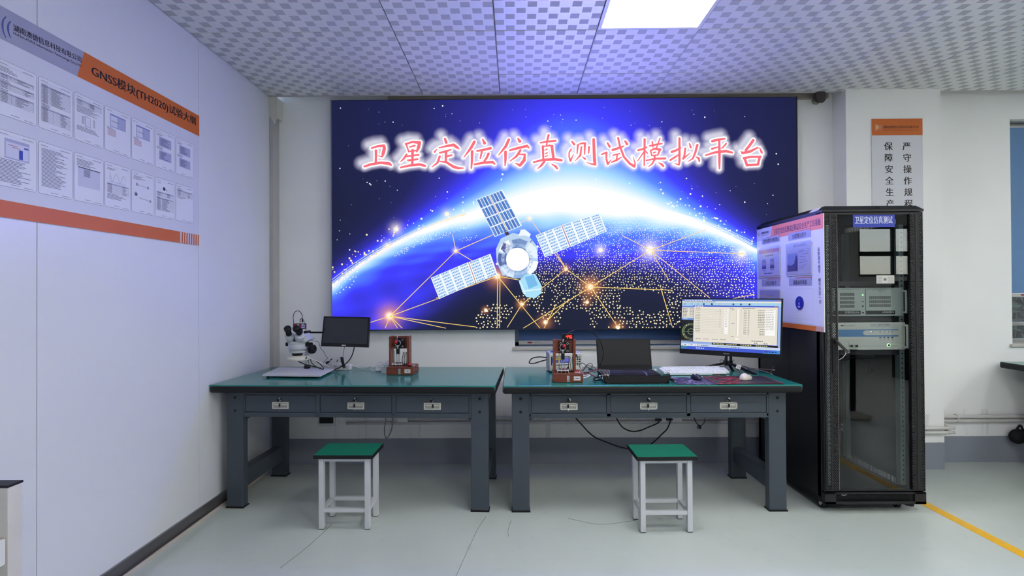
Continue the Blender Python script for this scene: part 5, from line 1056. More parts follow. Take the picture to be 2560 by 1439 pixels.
# ================================================================ WOODEN TEST FIXTURES
WOOD = MATS['red_wood']
def fixture(label, x, y, rz, display):
    t = thing('test_fixture', label, 'test fixture', (x, y, ZT), rz, 'wooden test fixtures'); T = ROOT[t]
    def P(name, fn, par=t, **kw):
        m = MB(); m.T = T; fn(m); return m.build(name, par, **kw)
    w, d, h, H = .092, .175, .057, .262; tx, tw, ty = -.018, .063, .055           # x centred, y = 0 at the front
    P('base_box', lambda m: (m.box((-w, .0, .004), (w, d, h), WOOD, .002), m.box((-w+.004, .004, 0), (w-.004, d-.004, .005), RUBBERG)), label='reddish wooden box')
    def tower(m):
        for s in (-1, 1): m.box((tx+s*tw-.0075, ty, h), (tx+s*tw+.0075, ty+.075, H), WOOD, .001)
        m.box((tx-tw, ty+.035, H-.088), (tx+tw, ty+.05, H), WOOD, .001); m.box((tx-tw, ty+.03, h), (tx+tw, ty+.05, h+.012), WOOD, .001); m.box((tx-tw, ty+.02, h+.118), (tx-.012, ty+.034, h+.132), WOOD, .001)
    P('tower', tower, label='reddish wooden upright frame')
    def plate(m):
        m.box((tx-.034, ty+.018, H-.084), (tx+.030, ty+.034, H-.012), PLBM, .001)
        for sx in (-.024, .020):
            for sz in (-.024, -.072): m.ring((tx+sx, ty+.017, H+sz), (0, 1, 0), .0058, .0016, CHROME, 18, 6)
    P('clamp_plate', plate, label='black plate with four chrome rings'); cx = tx-.010
    P('toggle_clamp', lambda m: (m.ring((cx, ty+.008, H-.048), (0, 1, 0), .019, .0022, CHROME, 22, 6), m.tube([(cx+.002, ty+.012, H-.030), (cx, ty-.004, H-.012), (cx+.001, ty-.002, H+.006)], .0035, CHROME), m.cyl((cx, ty+.01, H-.085), (cx, ty+.01, H-.062), .0045, CHROME), m.box((cx-.007, ty+.004, H-.072), (cx+.007, ty+.018, H-.062), CHROME, .001)), label='chrome toggle clamp')
    P('clamp_knob', lambda m: m.lathe([(.004, 0), (.010, .004), (.0125, .016), (.009, .024), (.003, .026)], RED, n=18, base=(cx-.005 if not display else cx+.004, ty+.004, H-.030), axis=(-.35 if not display else .25, -.75, -.6)), label='red clamp knob')
    def plunger(m):
        m.box((cx-.011, ty+.004, H-.124), (cx+.011, ty+.026, H-.086), PLB, .002)
        for s in (-.008, .007): m.cyl((cx+s, ty+.012, h+.026), (cx+s, ty+.012, H-.122), .0034, CHROME)
        m.cyl((cx-.024, ty+.02, h+.01), (cx-.024, ty+.02, H-.1), .0026, CHROME)
    P('plunger', plunger, label='black plunger on chrome rods')
    def deck(m):
        cl = mat('clear_acrylic', rgb(196, 200, 204), .15, spec=.7)
        m.box((cx-.040, ty-.012, h+.010), (cx+.036, ty+.03, h+.016), cl, .001); m.box((cx-.020, ty-.006, h+.018), (cx+.026, ty+.02, h+.024), mat('brown_pcb', rgb(96, 34, 34), .4), .001)
        for sx in (-.036, -.012, .012, .032): m.cyl((cx+sx, ty-.006, h), (cx+sx, ty-.006, h+.026), .0035, CHROME)
    P('test_deck', deck, label='clear plate with brown circuit board')
    def pins(m):
        for k in range(5): m.tube([(tx+.028+.006*k, ty+.0, h+.01), (tx+.024+.007*k, ty-.004, h+.045+.004*(k % 2)), (tx+.030+.005*k, ty+.004, h+.085-.004*k), (tx+.027+.006*k, ty+.012, h+.095)], .0022, CREAM if k % 2 else PLB)
    P('wire_loom', pins, label='black and white wires')
    P('latch', lambda m: (m.box((-.009, -.002, .020), (.007, .001, .046), CHROME, .001), m.cyl((-.001, -.003, .016), (-.001, .001, .016), .008, BRUSH), m.box((-.011, -.003, .006), (.010, .0005, .012), CHROME, .001)), label='chrome latch')
    def lab(m):
        m.box((.034, -.0008, .016), (.075, .001, .042), PLW); S = Sheet(lambda u, v: T @ Vector((u, -.0008, v)), (0, -1, 0), PRINT, .0003); S.lay = 1; S.dashes(.038, .072, .028, .0035, rgb(70, 76, 90), 1, 1.5, 3); S.dashes(.050, .060, .027, .006, rgb(40, 44, 60), 1, 2, 3)
        n0 = len(m.v); S.T = Matrix(); m2 = m.T; m.T = Matrix(); m.add(S.v, S.f, PRINT, False, rgb(70, 76, 90)); m.T = m2
    P('label_plate', lab, label='white label')
    if display:
        dm = P('meter', lambda m: m.box((tx-.014, ty+.03, H-.004), (tx+.062, ty+.06, H+.038), PLBM, .002), label='black digital meter')
        def dig(m):
            em = mat('red_digits', rgb(255, 60, 50), .4, emit=(1, .03, .02, 1), es=4); seg = {'4': 'fgbc', '6': 'afgecd'}
            for k, ch in enumerate('446'):
                x0 = tx+.013+.0135*k; z0 = H+.008; a, b = .0085, .019; P_ = {'a': ((0, b), (a, b)), 'b': ((a, b/2), (a, b)), 'c': ((a, 0), (a, b/2)), 'd': ((0, 0), (a, 0)), 'e': ((0, 0), (0, b/2)), 'f': ((0, b/2), (0, b)), 'g': ((0, b/2), (a, b/2))}
                for s in seg[ch]:
                    (u0, v0), (u1, v1) = P_[s]; m.box((x0+min(u0, u1)-.0011, ty+.0285, z0+min(v0, v1)-.0011), (x0+max(u0, u1)+.0011, ty+.030, z0+max(v0, v1)+.0011), em)
        P('digits', dig, dm, label='glowing red digits 446')
        P('rocker_switch', lambda m: (m.box((.045, .05, h), (.080, .08, h+.003), CREAM, .001), m.box((.05, .055, h+.002), (.075, .075, h+.009), RED, .002)), label='red rocker switch')
        P('yellow_probe', lambda m: m.cyl((tx-.034, ty+.02, h+.05), (tx-.032, ty+.02, H-.088), .004, mat('yellow_plastic', rgb(226, 200, 40), .4)))
    else:
        P('push_button', lambda m: (m.cyl((.062, .04, h), (.062, .04, h+.006), .014, PLB), m.lathe([(.011, 0), (.012, .004), (.010, .012), (.004, .014)], RED, n=18, base=(.062, .04, h+.006))), label='red push button'); P('rocker_switch', lambda m: m.box((.066, .07, h), (.088, .085, h+.004), PLW, .001))
        P('handle', lambda m: m.tube([(w, .06, .045), (w+.026, .06, .045), (w+.026, .06, .018), (w, .06, .018)], .0018, PLB, 6, 1), label='thin black wire handle')
    return t
f1 = aZ(999, 938, ZT); f2 = aZ(1421, 957, ZT)
fixture('reddish wooden test fixture without a meter, on the left workbench', f1.x, f1.y, math.radians(-1.5), False)
fixture('reddish wooden test fixture with a glowing red 446 meter, right workbench', f2.x, f2.y, math.radians(-1), True)

# ================================================================ ON THE RIGHT BENCH
def supply():
    a = aZ(1371, 931, ZT); b = Vector((a.x+.232, a.y+.03, ZT)); t = thing('bench_instrument', 'grey bench instrument with a lit blue screen behind the meter fixture', 'instrument', ((a.x+b.x)/2, a.y+.1, ZT), math.radians(4)); T = ROOT[t]
    def P(name, fn, **kw):
        m = MB(); m.T = T; fn(m); return m.build(name, t, **kw)
    g = mat('pale_instrument_grey', rgb(176, 178, 188), .45); w, y0, y1, h = .116, -.1, .085, .135
    P('case', lambda m: (m.box((-w, y0+.01, .008), (w, y1, h), g, .006), m.box((-w, y0, .012), (w, y0+.014, h-.004), CREAM, .004)))
    P('front_panel', lambda m: m.box((-w+.012, y0-.001, .052), (-.0+.03, y0+.002, h-.022), PLB, .001), label='dark panel')
    def scr(m):
        S = Sheet(lambda u, v: T @ Vector((u, y0-.002, v)), (0, -1, 0), DISPLAY, .0003); S.lay = 0; S.rect(-w+.018, .058, .026, h-.027, rgb(46, 58, 120)); S.lay = 1
        S.rect(-w+.018, .105, .026, h-.027, rgb(190, 192, 200)); S.rect(-w+.018, .058, .026, .066, rgb(196, 198, 206)); S.rect(-w+.024, .088, -.03, .098, rgb(206, 198, 70)); S.lay = 2; S.dashes(-w+.024, .02, .108, .003, rgb(50, 52, 90)); S.dashes(-w+.024, -.03, .090, .005, rgb(60, 60, 30)); S.dashes(-w+.024, .02, .072, .004, rgb(120, 130, 210)); S.rect(-.02, .08, .02, .1, rgb(90, 100, 190)); m.T = Matrix(); m.__dict__.update({k: S.__dict__[k] for k in ('v', 'f', 'fm', 'fs', 'fc', 'mats')})
    P('screen', scr, label='lit blue and white screen')
    for r in range(4):
        for c in range(4): P('key_button', lambda m: m.box((.045+.016*c, y0-.003, .055+.016*r), (.056+.016*c, y0+.001, .065+.016*r), PLB if (r+c) % 3 else mat('grey_key', rgb(120, 120, 124), .5), .001))
    P('knob', lambda m: m.cyl((.07, y0+.002, .121), (.07, y0-.012, .121), .009, PLB))
    for k in range(4): P('terminal', lambda m: (m.cyl((-w+.03+.05*k, y0+.002, .032), (-w+.03+.05*k, y0-.012, .032), .008, CREAM if k % 2 else PLB)))
    P('carry_strap', lambda m: m.tube([(-.10, -.03, h), (-.06, -.035, h+.012), (.0, -.035, h+.010), (.03, -.03, h)], .006, mat('blue_strap', rgb(52, 58, 170), .4)), label='blue strap on top')
    P('mains_lead', lambda m: m.tube([(-w, .03, .09), (-w-.06, .03, .095), (-w-.112, .02, .085), (-w-.13, .02, .055), (-w-.10, .02, .05), (-w-.05, .03, .062), (-w, .03, .075)], .0042, PLB), label='black lead looping out to the left')
    for sx in (-1, 1):
        for y in (y0+.03, y1-.03): P('foot', lambda m: m.box((sx*(w-.03)-.01, y-.01, 0), (sx*(w-.03)+.01, y+.01, .009), PLB))
supply()
def laptop():
    x0, x1, yf, yh = .568, .948, 3.285, 3.50; t = thing('laptop', 'open black laptop with a dark screen, behind the black slotted tray', 'laptop', ((x0+x1)/2, (yf+yh)/2, ZT)); zk = ZT+.028
    part('base', t, lambda m: m.box((x0, yf, ZT+.002), (x1, yh, zk), PLBM, .004))
    zt = aY(1560, 847, 3.56).z; lean = .055
    def lid(m):
        a = Vector((x0+.002, yh-.004, zk+.002)); ex = Vector((x1-x0-.004, 0, 0)); ez = Vector((0, lean, zt-zk)); n_ = ex.cross(ez).normalized(); m.prism([a, a+ex, a+ex+ez, a+ez], -n_*.008, PLBM)
    part('lid', t, lid)
    def scr(m):
        a = Vector((x0+.012, yh-.0048, zk+.030)); ex = Vector((x1-x0-.024, 0, 0)); ez = Vector((0, lean, zt-zk))*.84; o = Vector((0, -.0006+.007, 0)); m.add([a+o, a+o+ex, a+o+ex+ez, a+o+ez], [(0, 1, 2, 3)], mat('dull_screen', rgb(20, 21, 23), .5, spec=.3))
    part('screen', t, scr, label='dark screen')
    def keys(m):
        kc = mat('violet_black_key', rgb(44, 42, 62), .4)
        for r in range(5):
            for c in range(17): x = x0+.022+c*.0198; y = yf+.075+r*.025; m.box((x, y, zk-.001), (x+.0165, y+.020, zk+.0022), kc, .001)
    part('laptop_keys', t, keys)
    part('touchpad', t, lambda m: m.box((x0+.13, yf+.008, zk-.001), (x0+.25, yf+.062, zk+.0006), PLB))
    part('hinge', t, lambda m: m.cyl((x0+.03, yh-.002, zk+.001), (x1-.03, yh-.002, zk+.001), .006, PLBM))
laptop()
TRB = mat('black_tray_plastic', rgb(9, 9, 10), .6, spec=.2)
def tray():
    t = thing('slotted_tray', 'black slotted plastic tray lying in front of the open laptop', 'tray', (.73, 3.2, ZT)); x0, x1, y0, y1, h = .545, .955, 3.108, 3.275, .046
    def body(m):
        m.add([(x0+.02, y0+.0, ZT), (x1-.03, y0, ZT), (x1+.012, y0+.02, ZT+h), (x0-.004, y0+.02, ZT+h), (x0+.02, y0+.012, ZT+.004), (x1-.03, y0+.012, ZT+.004), (x1+.008, y0+.026, ZT+h), (x0, y0+.026, ZT+h)], [(0, 1, 2, 3), (5, 4, 7, 6), (3, 2, 6, 7)], TRB)
        m.box((x0+.015, y0+.002, ZT), (x1-.025, y1, ZT+.006), TRB); m.box((x0+.01, y1-.008, ZT), (x1-.02, y1, ZT+.022), TRB)
        for x in (x0+.006, x1-.012): m.prism([(x, y0+.01, ZT), (x, y1, ZT), (x, y1, ZT+.022), (x, y0+.02, ZT+h)], (.006, 0, 0), TRB)
        for k in range(30): x = x0+.03+k*.0123; m.box((x, y0+.022, ZT+.006), (x+.003, y1-.01, ZT+.026), TRB)
        for k in range(26): x = x0+.035+k*.0138; m.box((x, y0-.0018, ZT+.004), (x+.006, y0+.003, ZT+.008), TRB)
    part('tray_body', t, body)
    for s, x in ((-1, x0), (1, x1-.012)):
        part('handle', t, lambda m: m.tube([(x, y0+.03, ZT+.026), (x+s*.035, y0+.032, ZT+.016), (x+s*.045, y0+.06, ZT+.012), (x+s*.04, y1-.03, ZT+.012), (x, y1-.02, ZT+.02)], .0052, TRB, 6, 3))
tray()
def probes():
    p = zr(1470, 840, 10.277)
    def lead(pts, label, tip=True):
        t = thing('test_lead', label, 'test lead', pts[-1], 0, 'grey test leads on the laptop'); part('wire', t, lambda m: m.tube(pts[:-1], .0021, mat('grey_lead', rgb(126, 122, 112), .45))); part('metal_tip', t, lambda m: (m.cyl(pts[-2], pts[-1], .0011, mat('brass_tip', rgb(180, 164, 120), .3, metal=.8)), m.sphere(pts[-2], .0042, PLW)), label='metal tip')
    for k in range(4):
        o = 68*k; lead([p(250+o*.6, 880-6*k, 3.34), p(300+o, 905-10*k, 3.31), p(345+o, 950-8*k, 3.26), p(375+o*.7, 1000, 3.2), p(368+62*k if k < 2 else 300+215*(k-2), 1085 if k < 2 else 1012, 3.14), p(400+66*k if k < 2 else 316+220*(k-2), 1140 if k < 2 else 1060, 3.105)], 'grey test lead with white headed metal tip hanging over the black tray')
    for k in range(4):
        o = 66*k; lead([p(262+o, 895, 3.36), p(300+o, 862+4*k, 3.36), p(345+o, 880, 3.35), p(390+o*.8, 930, 3.31), p(420+o*.6, 990, 3.25), p(430+o*.6, 1030, 3.2)], 'grey test lead lying bent over the left end of the laptop keyboard')
    t = thing('small_board', 'small circuit strip with gold pins lying across the laptop keyboard', 'circuit board', p(1500, 1000, 3.3)); part('board_strip', t, lambda m: m.prism([p(1420, 905, 3.42), p(1445, 902, 3.42), p(1525, 985, 3.29), p(1500, 1010, 3.27), p(1432, 950, 3.38)], (0, 0, .003), mat('pale_blue_board', rgb(150, 160, 190), .4)))
    for x in (1495, 1520, 1540): part('gold_pin', t, lambda m: m.cyl(p(x-10, 985, 3.285), p(x+12, 1085+(x % 3)*25, 3.13), .0013, mat('gold_pin_metal', rgb(206, 160, 90), .3, metal=.9)))
probes()
def right_cables():
    p = zr(1340, 820, 9.594); rw = mat('dark_red_wire', rgb(120, 30, 40), .45)
    m = MB(); m.tube([p(690, 290, 3.2), p(680, 230, 3.2), p(760, 130, 3.21), p(900, 55, 3.23), p(1090, 22, 3.26), p(1290, 60, 3.28), p(1440, 180, 3.30), p(1550, 340, 3.33), p(1605, 520, 3.36), p(1600, 720, 3.38), p(1540, 880, 3.40), p(1495, 960, 3.41), p(1490, 990, 3.42)], .0024, PLB)
    tag(m.build('coaxial_cable'), 'thin black cable arching from the meter fixture to the laptop', 'cable')
    m = MB(); m.tube([p(1110, 1010, 3.33), p(1060, 950, 3.38), p(1040, 880, 3.40), p(1110, 832, 3.40), p(1190, 880, 3.40), p(1260, 950, 3.38), p(1380, 1000, 3.36), p(1500, 1060, 3.30)], .0022, PLB); m.tube([p(1120, 1020, 3.33), p(1200, 900, 3.36), p(1290, 845, 3.37), p(1350, 870, 3.37), p(1340, 940, 3.36), p(1290, 1010, 3.34), p(1420, 1060, 3.28)], .0022, PLB); m.box(p(1260, 1010, 3.36), p(1360, 965, 3.385), PLB, .006); m.tube([p(1150, 1080, 3.28), p(1260, 1060, 3.28), p(1300, 1100, 3.24), p(1230, 1120, 3.22), p(1150, 1090, 3.24)], .0025, PLB)
    tag(m.build('tangled_lead'), 'tangled black leads between the meter fixture and the laptop', 'cable')
    m = MB(); m.tube([p(1120, 1035, 3.32), p(1180, 960, 3.35), p(1240, 900, 3.36), p(1340, 910, 3.37), p(1420, 960, 3.38), p(1470, 1000, 3.38), p(1540, 970, 3.40)], .0023, rw); m.tube([p(1140, 1060, 3.28), p(1280, 1040, 3.30), p(1400, 1000, 3.34), p(1500, 980, 3.38)], .0026, rw); m.tube([p(1140, 1100, 3.22), p(1260, 1090, 3.22), p(1360, 1130, 3.2), p(1425, 1165, 3.18)], .0035, rw)
    tag(m.build('red_wire'), 'dark red wires running from the meter fixture toward the laptop', 'cable')
    m = MB(); m.tube([p(1130, 1130, 3.2), p(1210, 1125, 3.2), p(1290, 1120, 3.21), p(1240, 1165, 3.18), p(1135, 1190, 3.17)], .003, PLW); tag(m.build('white_wire'), 'short white cable end beside the meter fixture base', 'cable')
right_cables()
def keyboard():
    t = thing('keyboard', 'white full size keyboard standing in front of the lit monitor', 'keyboard', (1.255, 3.48, ZT)); fl, fr, br, bl_ = Vector((1.012, 3.405, 0)), Vector((1.452, 3.412, 0)), Vector((1.468, 3.578, 0)), Vector((1.000, 3.571, 0)); zf, zb = ZT+.016, ZT+.036
    m = MB(); c = [fl, fr, br, bl_]; b = bmesh.new()
    lo = [Vector((q.x, q.y, ZT+.004 if i < 2 else ZT+.018)) for i, q in enumerate(c)]; hi = [Vector((q.x, q.y, zf if i < 2 else zb)) for i, q in enumerate(c)]
    vs = [b.verts.new(q) for q in lo+hi]; [b.faces.new([vs[i] for i in f]) for f in ((3, 2, 1, 0), (4, 5, 6, 7), (0, 1, 5, 4), (1, 2, 6, 5), (2, 3, 7, 6), (3, 0, 4, 7))]
    bmesh.ops.bevel(b, geom=[e for e in b.edges if abs(e.verts[0].co.z-e.verts[1].co.z) > .009 and (e.verts[0].co.xy-e.verts[1].co.xy).length < .001], offset=.03, segments=5, affect='EDGES'); b.verts.index_update(); m.add([q.co.copy() for q in b.verts], [tuple(q.index for q in f.verts) for f in b.faces], mat('keyboard_white', rgb(216, 218, 220), .45)); b.free(); m.build('keyboard_case', t)
    part('foot', t, lambda q: q.box((1.05, 3.55, ZT), (1.09, 3.565, ZT+.02), PLW)); part('foot', t, lambda q: q.box((1.37, 3.555, ZT), (1.41, 3.57, ZT+.02), PLW)); part('front_pad', t, lambda q: q.box((1.04, 3.41, ZT), (1.42, 3.42, ZT+.008), PLBM))
    sl = (zb-zf)/.166
    def keys(q):
        kw = mat('keycap_white', rgb(226, 227, 230), .5)
        for r in range(6):
            y = 3.425+.0235*r; z = zf+sl*(y-3.405)
            x = 1.030
            while x < 1.43:
                w = .1 if (r == 0 and 1.10 < x < 1.13) else .0165
                if not (abs(x-1.330) < .006 or abs(x-1.272) < .003): q.box((x, y, z-.002), (min(x+w, 1.436), y+.0185, z+.0055), kw, .002)
                x += w+.0028
    part('keycaps', t, keys)
    part('keyboard_cable', t, lambda q: q.tube([(1.30, 3.57, ZT+.03), (1.42, 3.60, ZT+.02), (1.52, 3.60, ZT+.018), (1.58, 3.63, ZT+.004)], .002, PLW))
    part('cable_ferrite', t, lambda q: (q.sphere((.985, 3.56, ZT+.012), (.013, .011, .012), PLW), q.sphere((.957, 3.55, ZT+.011), (.011, .010, .011), PLW)), label='two round white beads')
keyboard()
def pads():
    for (name, label, cs, kind) in (('mouse_pad', 'purple and white patterned mouse pad under the dark mouse', [(1664, 942.5), (1698, 962), (1799, 962), (1760, 942)], 0), ('mouse_pad', 'red and black patterned mouse pad under the white mouse', [(1757, 940.5), (1797, 961.5), (1958, 958.5), (1906, 940)], 1)):
        q = [aZ(x, y, ZT+.003) for x, y in cs]
        for v in q: v.y = max(v.y, 3.068)
        c = sum(q, Vector())/4; t = thing(name, label, 'mouse pad', (c.x, c.y, ZT), 0, 'mouse pads')
        z1 = .0026 if kind == 0 else .0052; z0 = 0 if kind == 0 else .0026
        part('pad', t, lambda m: m.prism([Vector((v.x, v.y, ZT+z0)) for v in q], (0, 0, z1-z0), mat('pad_base', rgb(40, 36, 52), .7)))
        bl = lambda u, v: Vector((((q[3]*(1-u)+q[2]*u)*(1-v)+(q[0]*(1-u)+q[1]*u)*v).x if False else ((q[0]*(1-u)+q[3]*u)*(1-v)+(q[1]*(1-u)+q[2]*u)*v).x, ((q[0]*(1-u)+q[3]*u)*(1-v)+(q[1]*(1-u)+q[2]*u)*v).y, ZT+z1+.0002))
        S = Sheet(bl, (0, 0, 1), PRINT, .00015); S.lay = 0; R = random.Random(3+kind)
        if kind == 0:
            S.rect(0, 0, 1, 1, rgb(52, 44, 76)); S.lay = 1
            for _ in range(60): u, v = R.random()*.8, R.random(); w = R.uniform(.04, .16); S.poly([(u, v), (u+w, v-.02), (u+w*.8, v+.03), (u+.01, v+.025)], R.choice((rgb(150, 134, 190), rgb(110, 94, 150), rgb(196, 190, 222), rgb(84, 70, 120))))
        else:
            S.rect(0, 0, 1, 1, rgb(42, 36, 48)); S.lay = 1
            for _ in range(70): v = R.random(); u = R.uniform(.04, .50)*(1.1-.4*v); w = R.uniform(.05, .16); S.poly([(u, v), (min(u+w, .98), v-.09), (min(u+w*.8, .98), v-.03), (u+.015, v+.035)], R.choice((rgb(176, 32, 56), rgb(138, 24, 48), rgb(206, 50, 72), rgb(90, 22, 42))))
            for a, b_ in (((0, 0), (0, 1)), ((0, 0), (1, 0)), ((1, 0), (1, 1)), ((0, 1), (1, 1))): S.line(a, b_, .012, rgb(196, 36, 52))
        S.build('printed_cover', t)
pads()
def mouse(label, c, col, s, rz):
    t = thing('mouse', label, 'mouse', c, rz, 'computer mice'); T = ROOT[t]
    def shell(m):
        m.T = T; n, k = 24, 9; vs = []; fs = []
        for j in range(k+1):
            ph = j/k*math.pi/2
            for i in range(n):
                a = 2*math.pi*i/n; ex = math.copysign(abs(math.cos(a))**.75, math.cos(a)); ey = math.copysign(abs(math.sin(a))**.75, math.sin(a)); vs.append((.031*s*ex*math.cos(ph)**.55*(1-.1*abs(ey)), .054*s*ey*math.cos(ph)**.55, .002+.034*s*math.sin(ph)*(1-.20*ey)))
        for j in range(k): fs += [(j*n+i, j*n+(i+1) % n, (j+1)*n+(i+1) % n, (j+1)*n+i) for i in range(n)]
        fs.append(tuple(reversed(range(n)))); m.add(vs, fs, col, True)
    part('shell', t, shell)
    def wheel(m): m.T = T; m.cyl((-.003, .028, .026*s), (.003, .028, .026*s), .008, PLBM)
    part('scroll_wheel', t, wheel)
    def split(m): m.T = T; m.tube([(0, .052*s, .012), (0, .040*s, .0245*s), (0, .01, .0335*s)], .0007, HOLE, 5, 4)
    part('button_gap', t, split)
a = aZ(1740, 947, ZT+.004); mouse('dark blue computer mouse on the purple pad', (a.x, a.y, ZT+.003), mat('midnight_blue_gloss', rgb(34, 36, 62), .25), .82, .3)
a = aZ(1864.5, 948, ZT+.006); mouse('white computer mouse on the red and black pad', (a.x, a.y, ZT+.0055), mat('ivory_gloss', rgb(212, 204, 192), .25), .98, -.9)

def big_monitor():
    Yl, Yr = 3.70, 3.37; q = [aY(1703, 745, Yl), aY(1958, 746, Yr), aY(1954, 898.5, Yr), aY(1699, 882.5, Yl)]
    ex = (q[1]-q[0]); nn = Vector((-ex.y, ex.x, 0)).normalized(); nn = nn if nn.y > 0 else -nn; c = sum(q, Vector())/4
    base = aZ(1832, 926, ZT); t = thing('monitor', 'large lit computer monitor showing beige program windows, on a black three legged stand', 'monitor', (base.x, base.y+.03, ZT))
    part('case', t, lambda m: (m.prism([q[0], q[1], q[2], q[3]], nn*.012, PLB), m.prism([q[0]*.8+c*.2, q[1]*.8+c*.2, q[2]*.8+c*.2, q[3]*.8+c*.2], nn*.04, PLB)))
    bl = lambda u, v: (q[0]*(1-u)+q[1]*u)*(1-v)+(q[3]*(1-u)+q[2]*u)*v
    part('chin', t, lambda m: m.add([bl(0, .90)-nn*.0008, bl(1, .90)-nn*.0008, bl(1, 1)-nn*.0008, bl(0, 1)-nn*.0008], [(0, 1, 2, 3)], PLB))
    S = Sheet(lambda u, v: bl(.012+.972*u, .02+.895*v)-nn*.0006, -nn, DISPLAY, .00025); R = rgb; S.lay = 0
    S.rect(0, 0, 1, 1, R(150, 178, 226)); S.lay = 1; S.rect(0, 0, 1, .036, R(92, 128, 208)); S.rect(0, .036, 1, .062, R(232, 228, 214)); S.rect(0, .062, 1, .125, R(160, 204, 232)); S.rect(0, .935, 1, 1, R(58, 86, 206)); S.rect(0, .935, .078, 1, R(70, 160, 74)); S.rect(.84, .935, 1, 1, R(70, 150, 226)); S.rect(0, .885, 1, .935, R(196, 212, 236)); S.rect(.96, .006, .985, .030, R(206, 80, 70)); S.rect(.935, .006, .955, .030, R(90, 120, 220))
    S.lay = 2; S.dashes(.03, .32, .010, .016, R(220, 228, 250), 1, 2, 3); S.dashes(.03, .4, .044, .012, R(120, 120, 130), .9, 2, 4)
    for u, cc in ((.03, (150, 150, 160)), (.105, (170, 170, 176)), (.17, (170, 170, 176)), (.235, (40, 80, 120)), (.32, (30, 40, 70)), (.40, (206, 180, 150)), (.47, (190, 190, 196)), (.54, (40, 90, 130)), (.615, (60, 110, 110)), (.70, (50, 60, 80))): S.disc((u, .093), .011, R(*cc), 10, .019)
    S.lay = 2; S.rect(.0, .135, .5, .162, R(92, 128, 210)); S.rect(.0, .162, .14, .37, R(222, 218, 206)); S.rect(.0, .37, .5, .41, R(110, 150, 220)); S.rect(.0, .41, .33, .845, R(10, 12, 14)); S.rect(.33, .845, .98, .885, R(10, 12, 14)); S.rect(.0, .80, .33, .845, R(14, 14, 16)); S.rect(.13, .35, .5, .372, R(60, 90, 150)); S.lay = 3
    for k in range(6): S.dashes(.012, .06, .178+.030*k, .013, R(80, 80, 90), 1, 1.5, 3); S.dashes(.085, .13, .178+.030*k, .013, R(140, 136, 130), 1, 1.5, 3)
    S.dashes(.02, .07, .385, .014, R(225, 232, 250), 1, 2, 3); S.dashes(.0, .26, .825, .009, R(170, 170, 170), 1, 1.5, 3)
    for r in (.095, .08, .035): S.ringp((.105, .645), r, .006, R(150, 170, 110), 40, r*1.72)
    S.rect(.005, .643, .2, .648, R(120, 170, 120)); [S.disc((.105+.09*math.cos(a), .645+.15*math.sin(a)), .007, R(*cc), 8, .011) for a, cc in ((2.2, (190, 190, 110)), (2.7, (190, 190, 110)), (3.3, (90, 190, 110)), (4.1, (200, 200, 200)), (4.4, (160, 160, 160)))]
    for u in (.345, .48, .62, .77): S.dashes(u, u+.11, .858, .014, R(210, 206, 120), 1, 1.5, 3)
    for u in (.03, .10, .17): S.rect(u-.006, .892, u+.05, .928, R(226, 228, 232)); S.lay = 4; S.dashes(u+.006, u+.03, .902, .014, R(40, 44, 60), 1, 1.5, 3); S.lay = 3
    S.dashes(.2, .3, .908, .012, R(90, 100, 130), 1, 1.5, 3); S.dashes(.39, .62, .912, .012, R(90, 100, 130), 1, 1.5, 3); S.dashes(.165, .25, .958, .018, R(226, 232, 255), 1, 1.5, 3); S.dashes(.86, .98, .962, .02, R(30, 40, 90), 1, 1.5, 3)
    # the dialogue window in front
    def D(u, v): return (.132+.838*u, .118+.725*v)
    S.lay = 5; a, b = D(0, 0), D(1, 1); S.rect(a[0]-.004, a[1], b[0]+.004, b[1]+.006, R(40, 70, 200)); S.lay = 6; a, b = D(0, .035), D(1, 1); S.rect(a[0], a[1], b[0], b[1], R(228, 222, 208)); S.lay = 7
    dr = lambda u0, v0, u1, v1, cc: S.rect(*D(u0, v0), *D(u1, v1), R(*cc)); dd = lambda u0, u1, v, h, cc, f=1: S.dashes(D(u0, 0)[0], D(u1, 0)[0], D(0, v)[1], h, R(*cc), f, 1.5, 3)
    dd(.01, .12, .008, .014, (215, 225, 255)); dr(.965, .004, .995, .032, (206, 90, 80)); dd(.03, .08, .065, .010, (90, 84, 80)); dd(.45, .49, .065, .010, (90, 84, 80)); dd(.6, .74, .06, .011, (90, 84, 80))
    for k in range(15):
        v = .105+.0445*k; dd(.02, .085, v-.005, .009, (120, 108, 100)); S.line(D(.10, v+.012), D(.35, v+.012), .0035, R(166, 160, 150)); S.line(D(.10, v+.018), D(.35, v+.018), .003, R(250, 248, 240)); dr(.325 if k < 11 else .355, v-.002, .337 if k < 11 else .365, v+.022, (190, 184, 172)); dr(.385, v-.012, .43, v+.024, (250, 250, 248)); S.lay = 8; dd(.392, .42, v+.0, .008, (110, 110, 110)) if k < 11 else None; S.lay = 7
        dd(.615, .65, v+.004, .009, (110, 100, 96)); S.ringp(D(.672, v+.012), .0075, .003, R(80, 80, 100), 10, .0105)
        dd(.78, .855, v+.004, .010, (110, 104, 100)) if k < 11 else dd(.80, .855, v+.004, .012, (90, 84, 80)); dr(.865, v-.01, .975, v+.028, (252, 252, 250)); S.lay = 8; dd(.87, .96, v+.004, .009, (120, 120, 120)) if k < 12 else None; S.lay = 7
    dr(.535, .09, .555, .80, (246, 244, 238)); S.line(D(.53, .09), D(.53, .8), .002, R(170, 140, 120)); S.line(D(.45, .06), D(.45, .86), .0016, R(180, 174, 164)); S.line(D(.585, .06), D(.585, .86), .0016, R(180, 174, 164)); dr(.53, .20, .565, .23, (226, 220, 206)); dd(.475, .50, .10, .010, (110, 104, 100)); dd(.47, .505, .46, .010, (90, 100, 170)); dd(.47, .505, .81, .010, (110, 104, 100)); dr(.52, .86, .56, .895, (250, 250, 248))
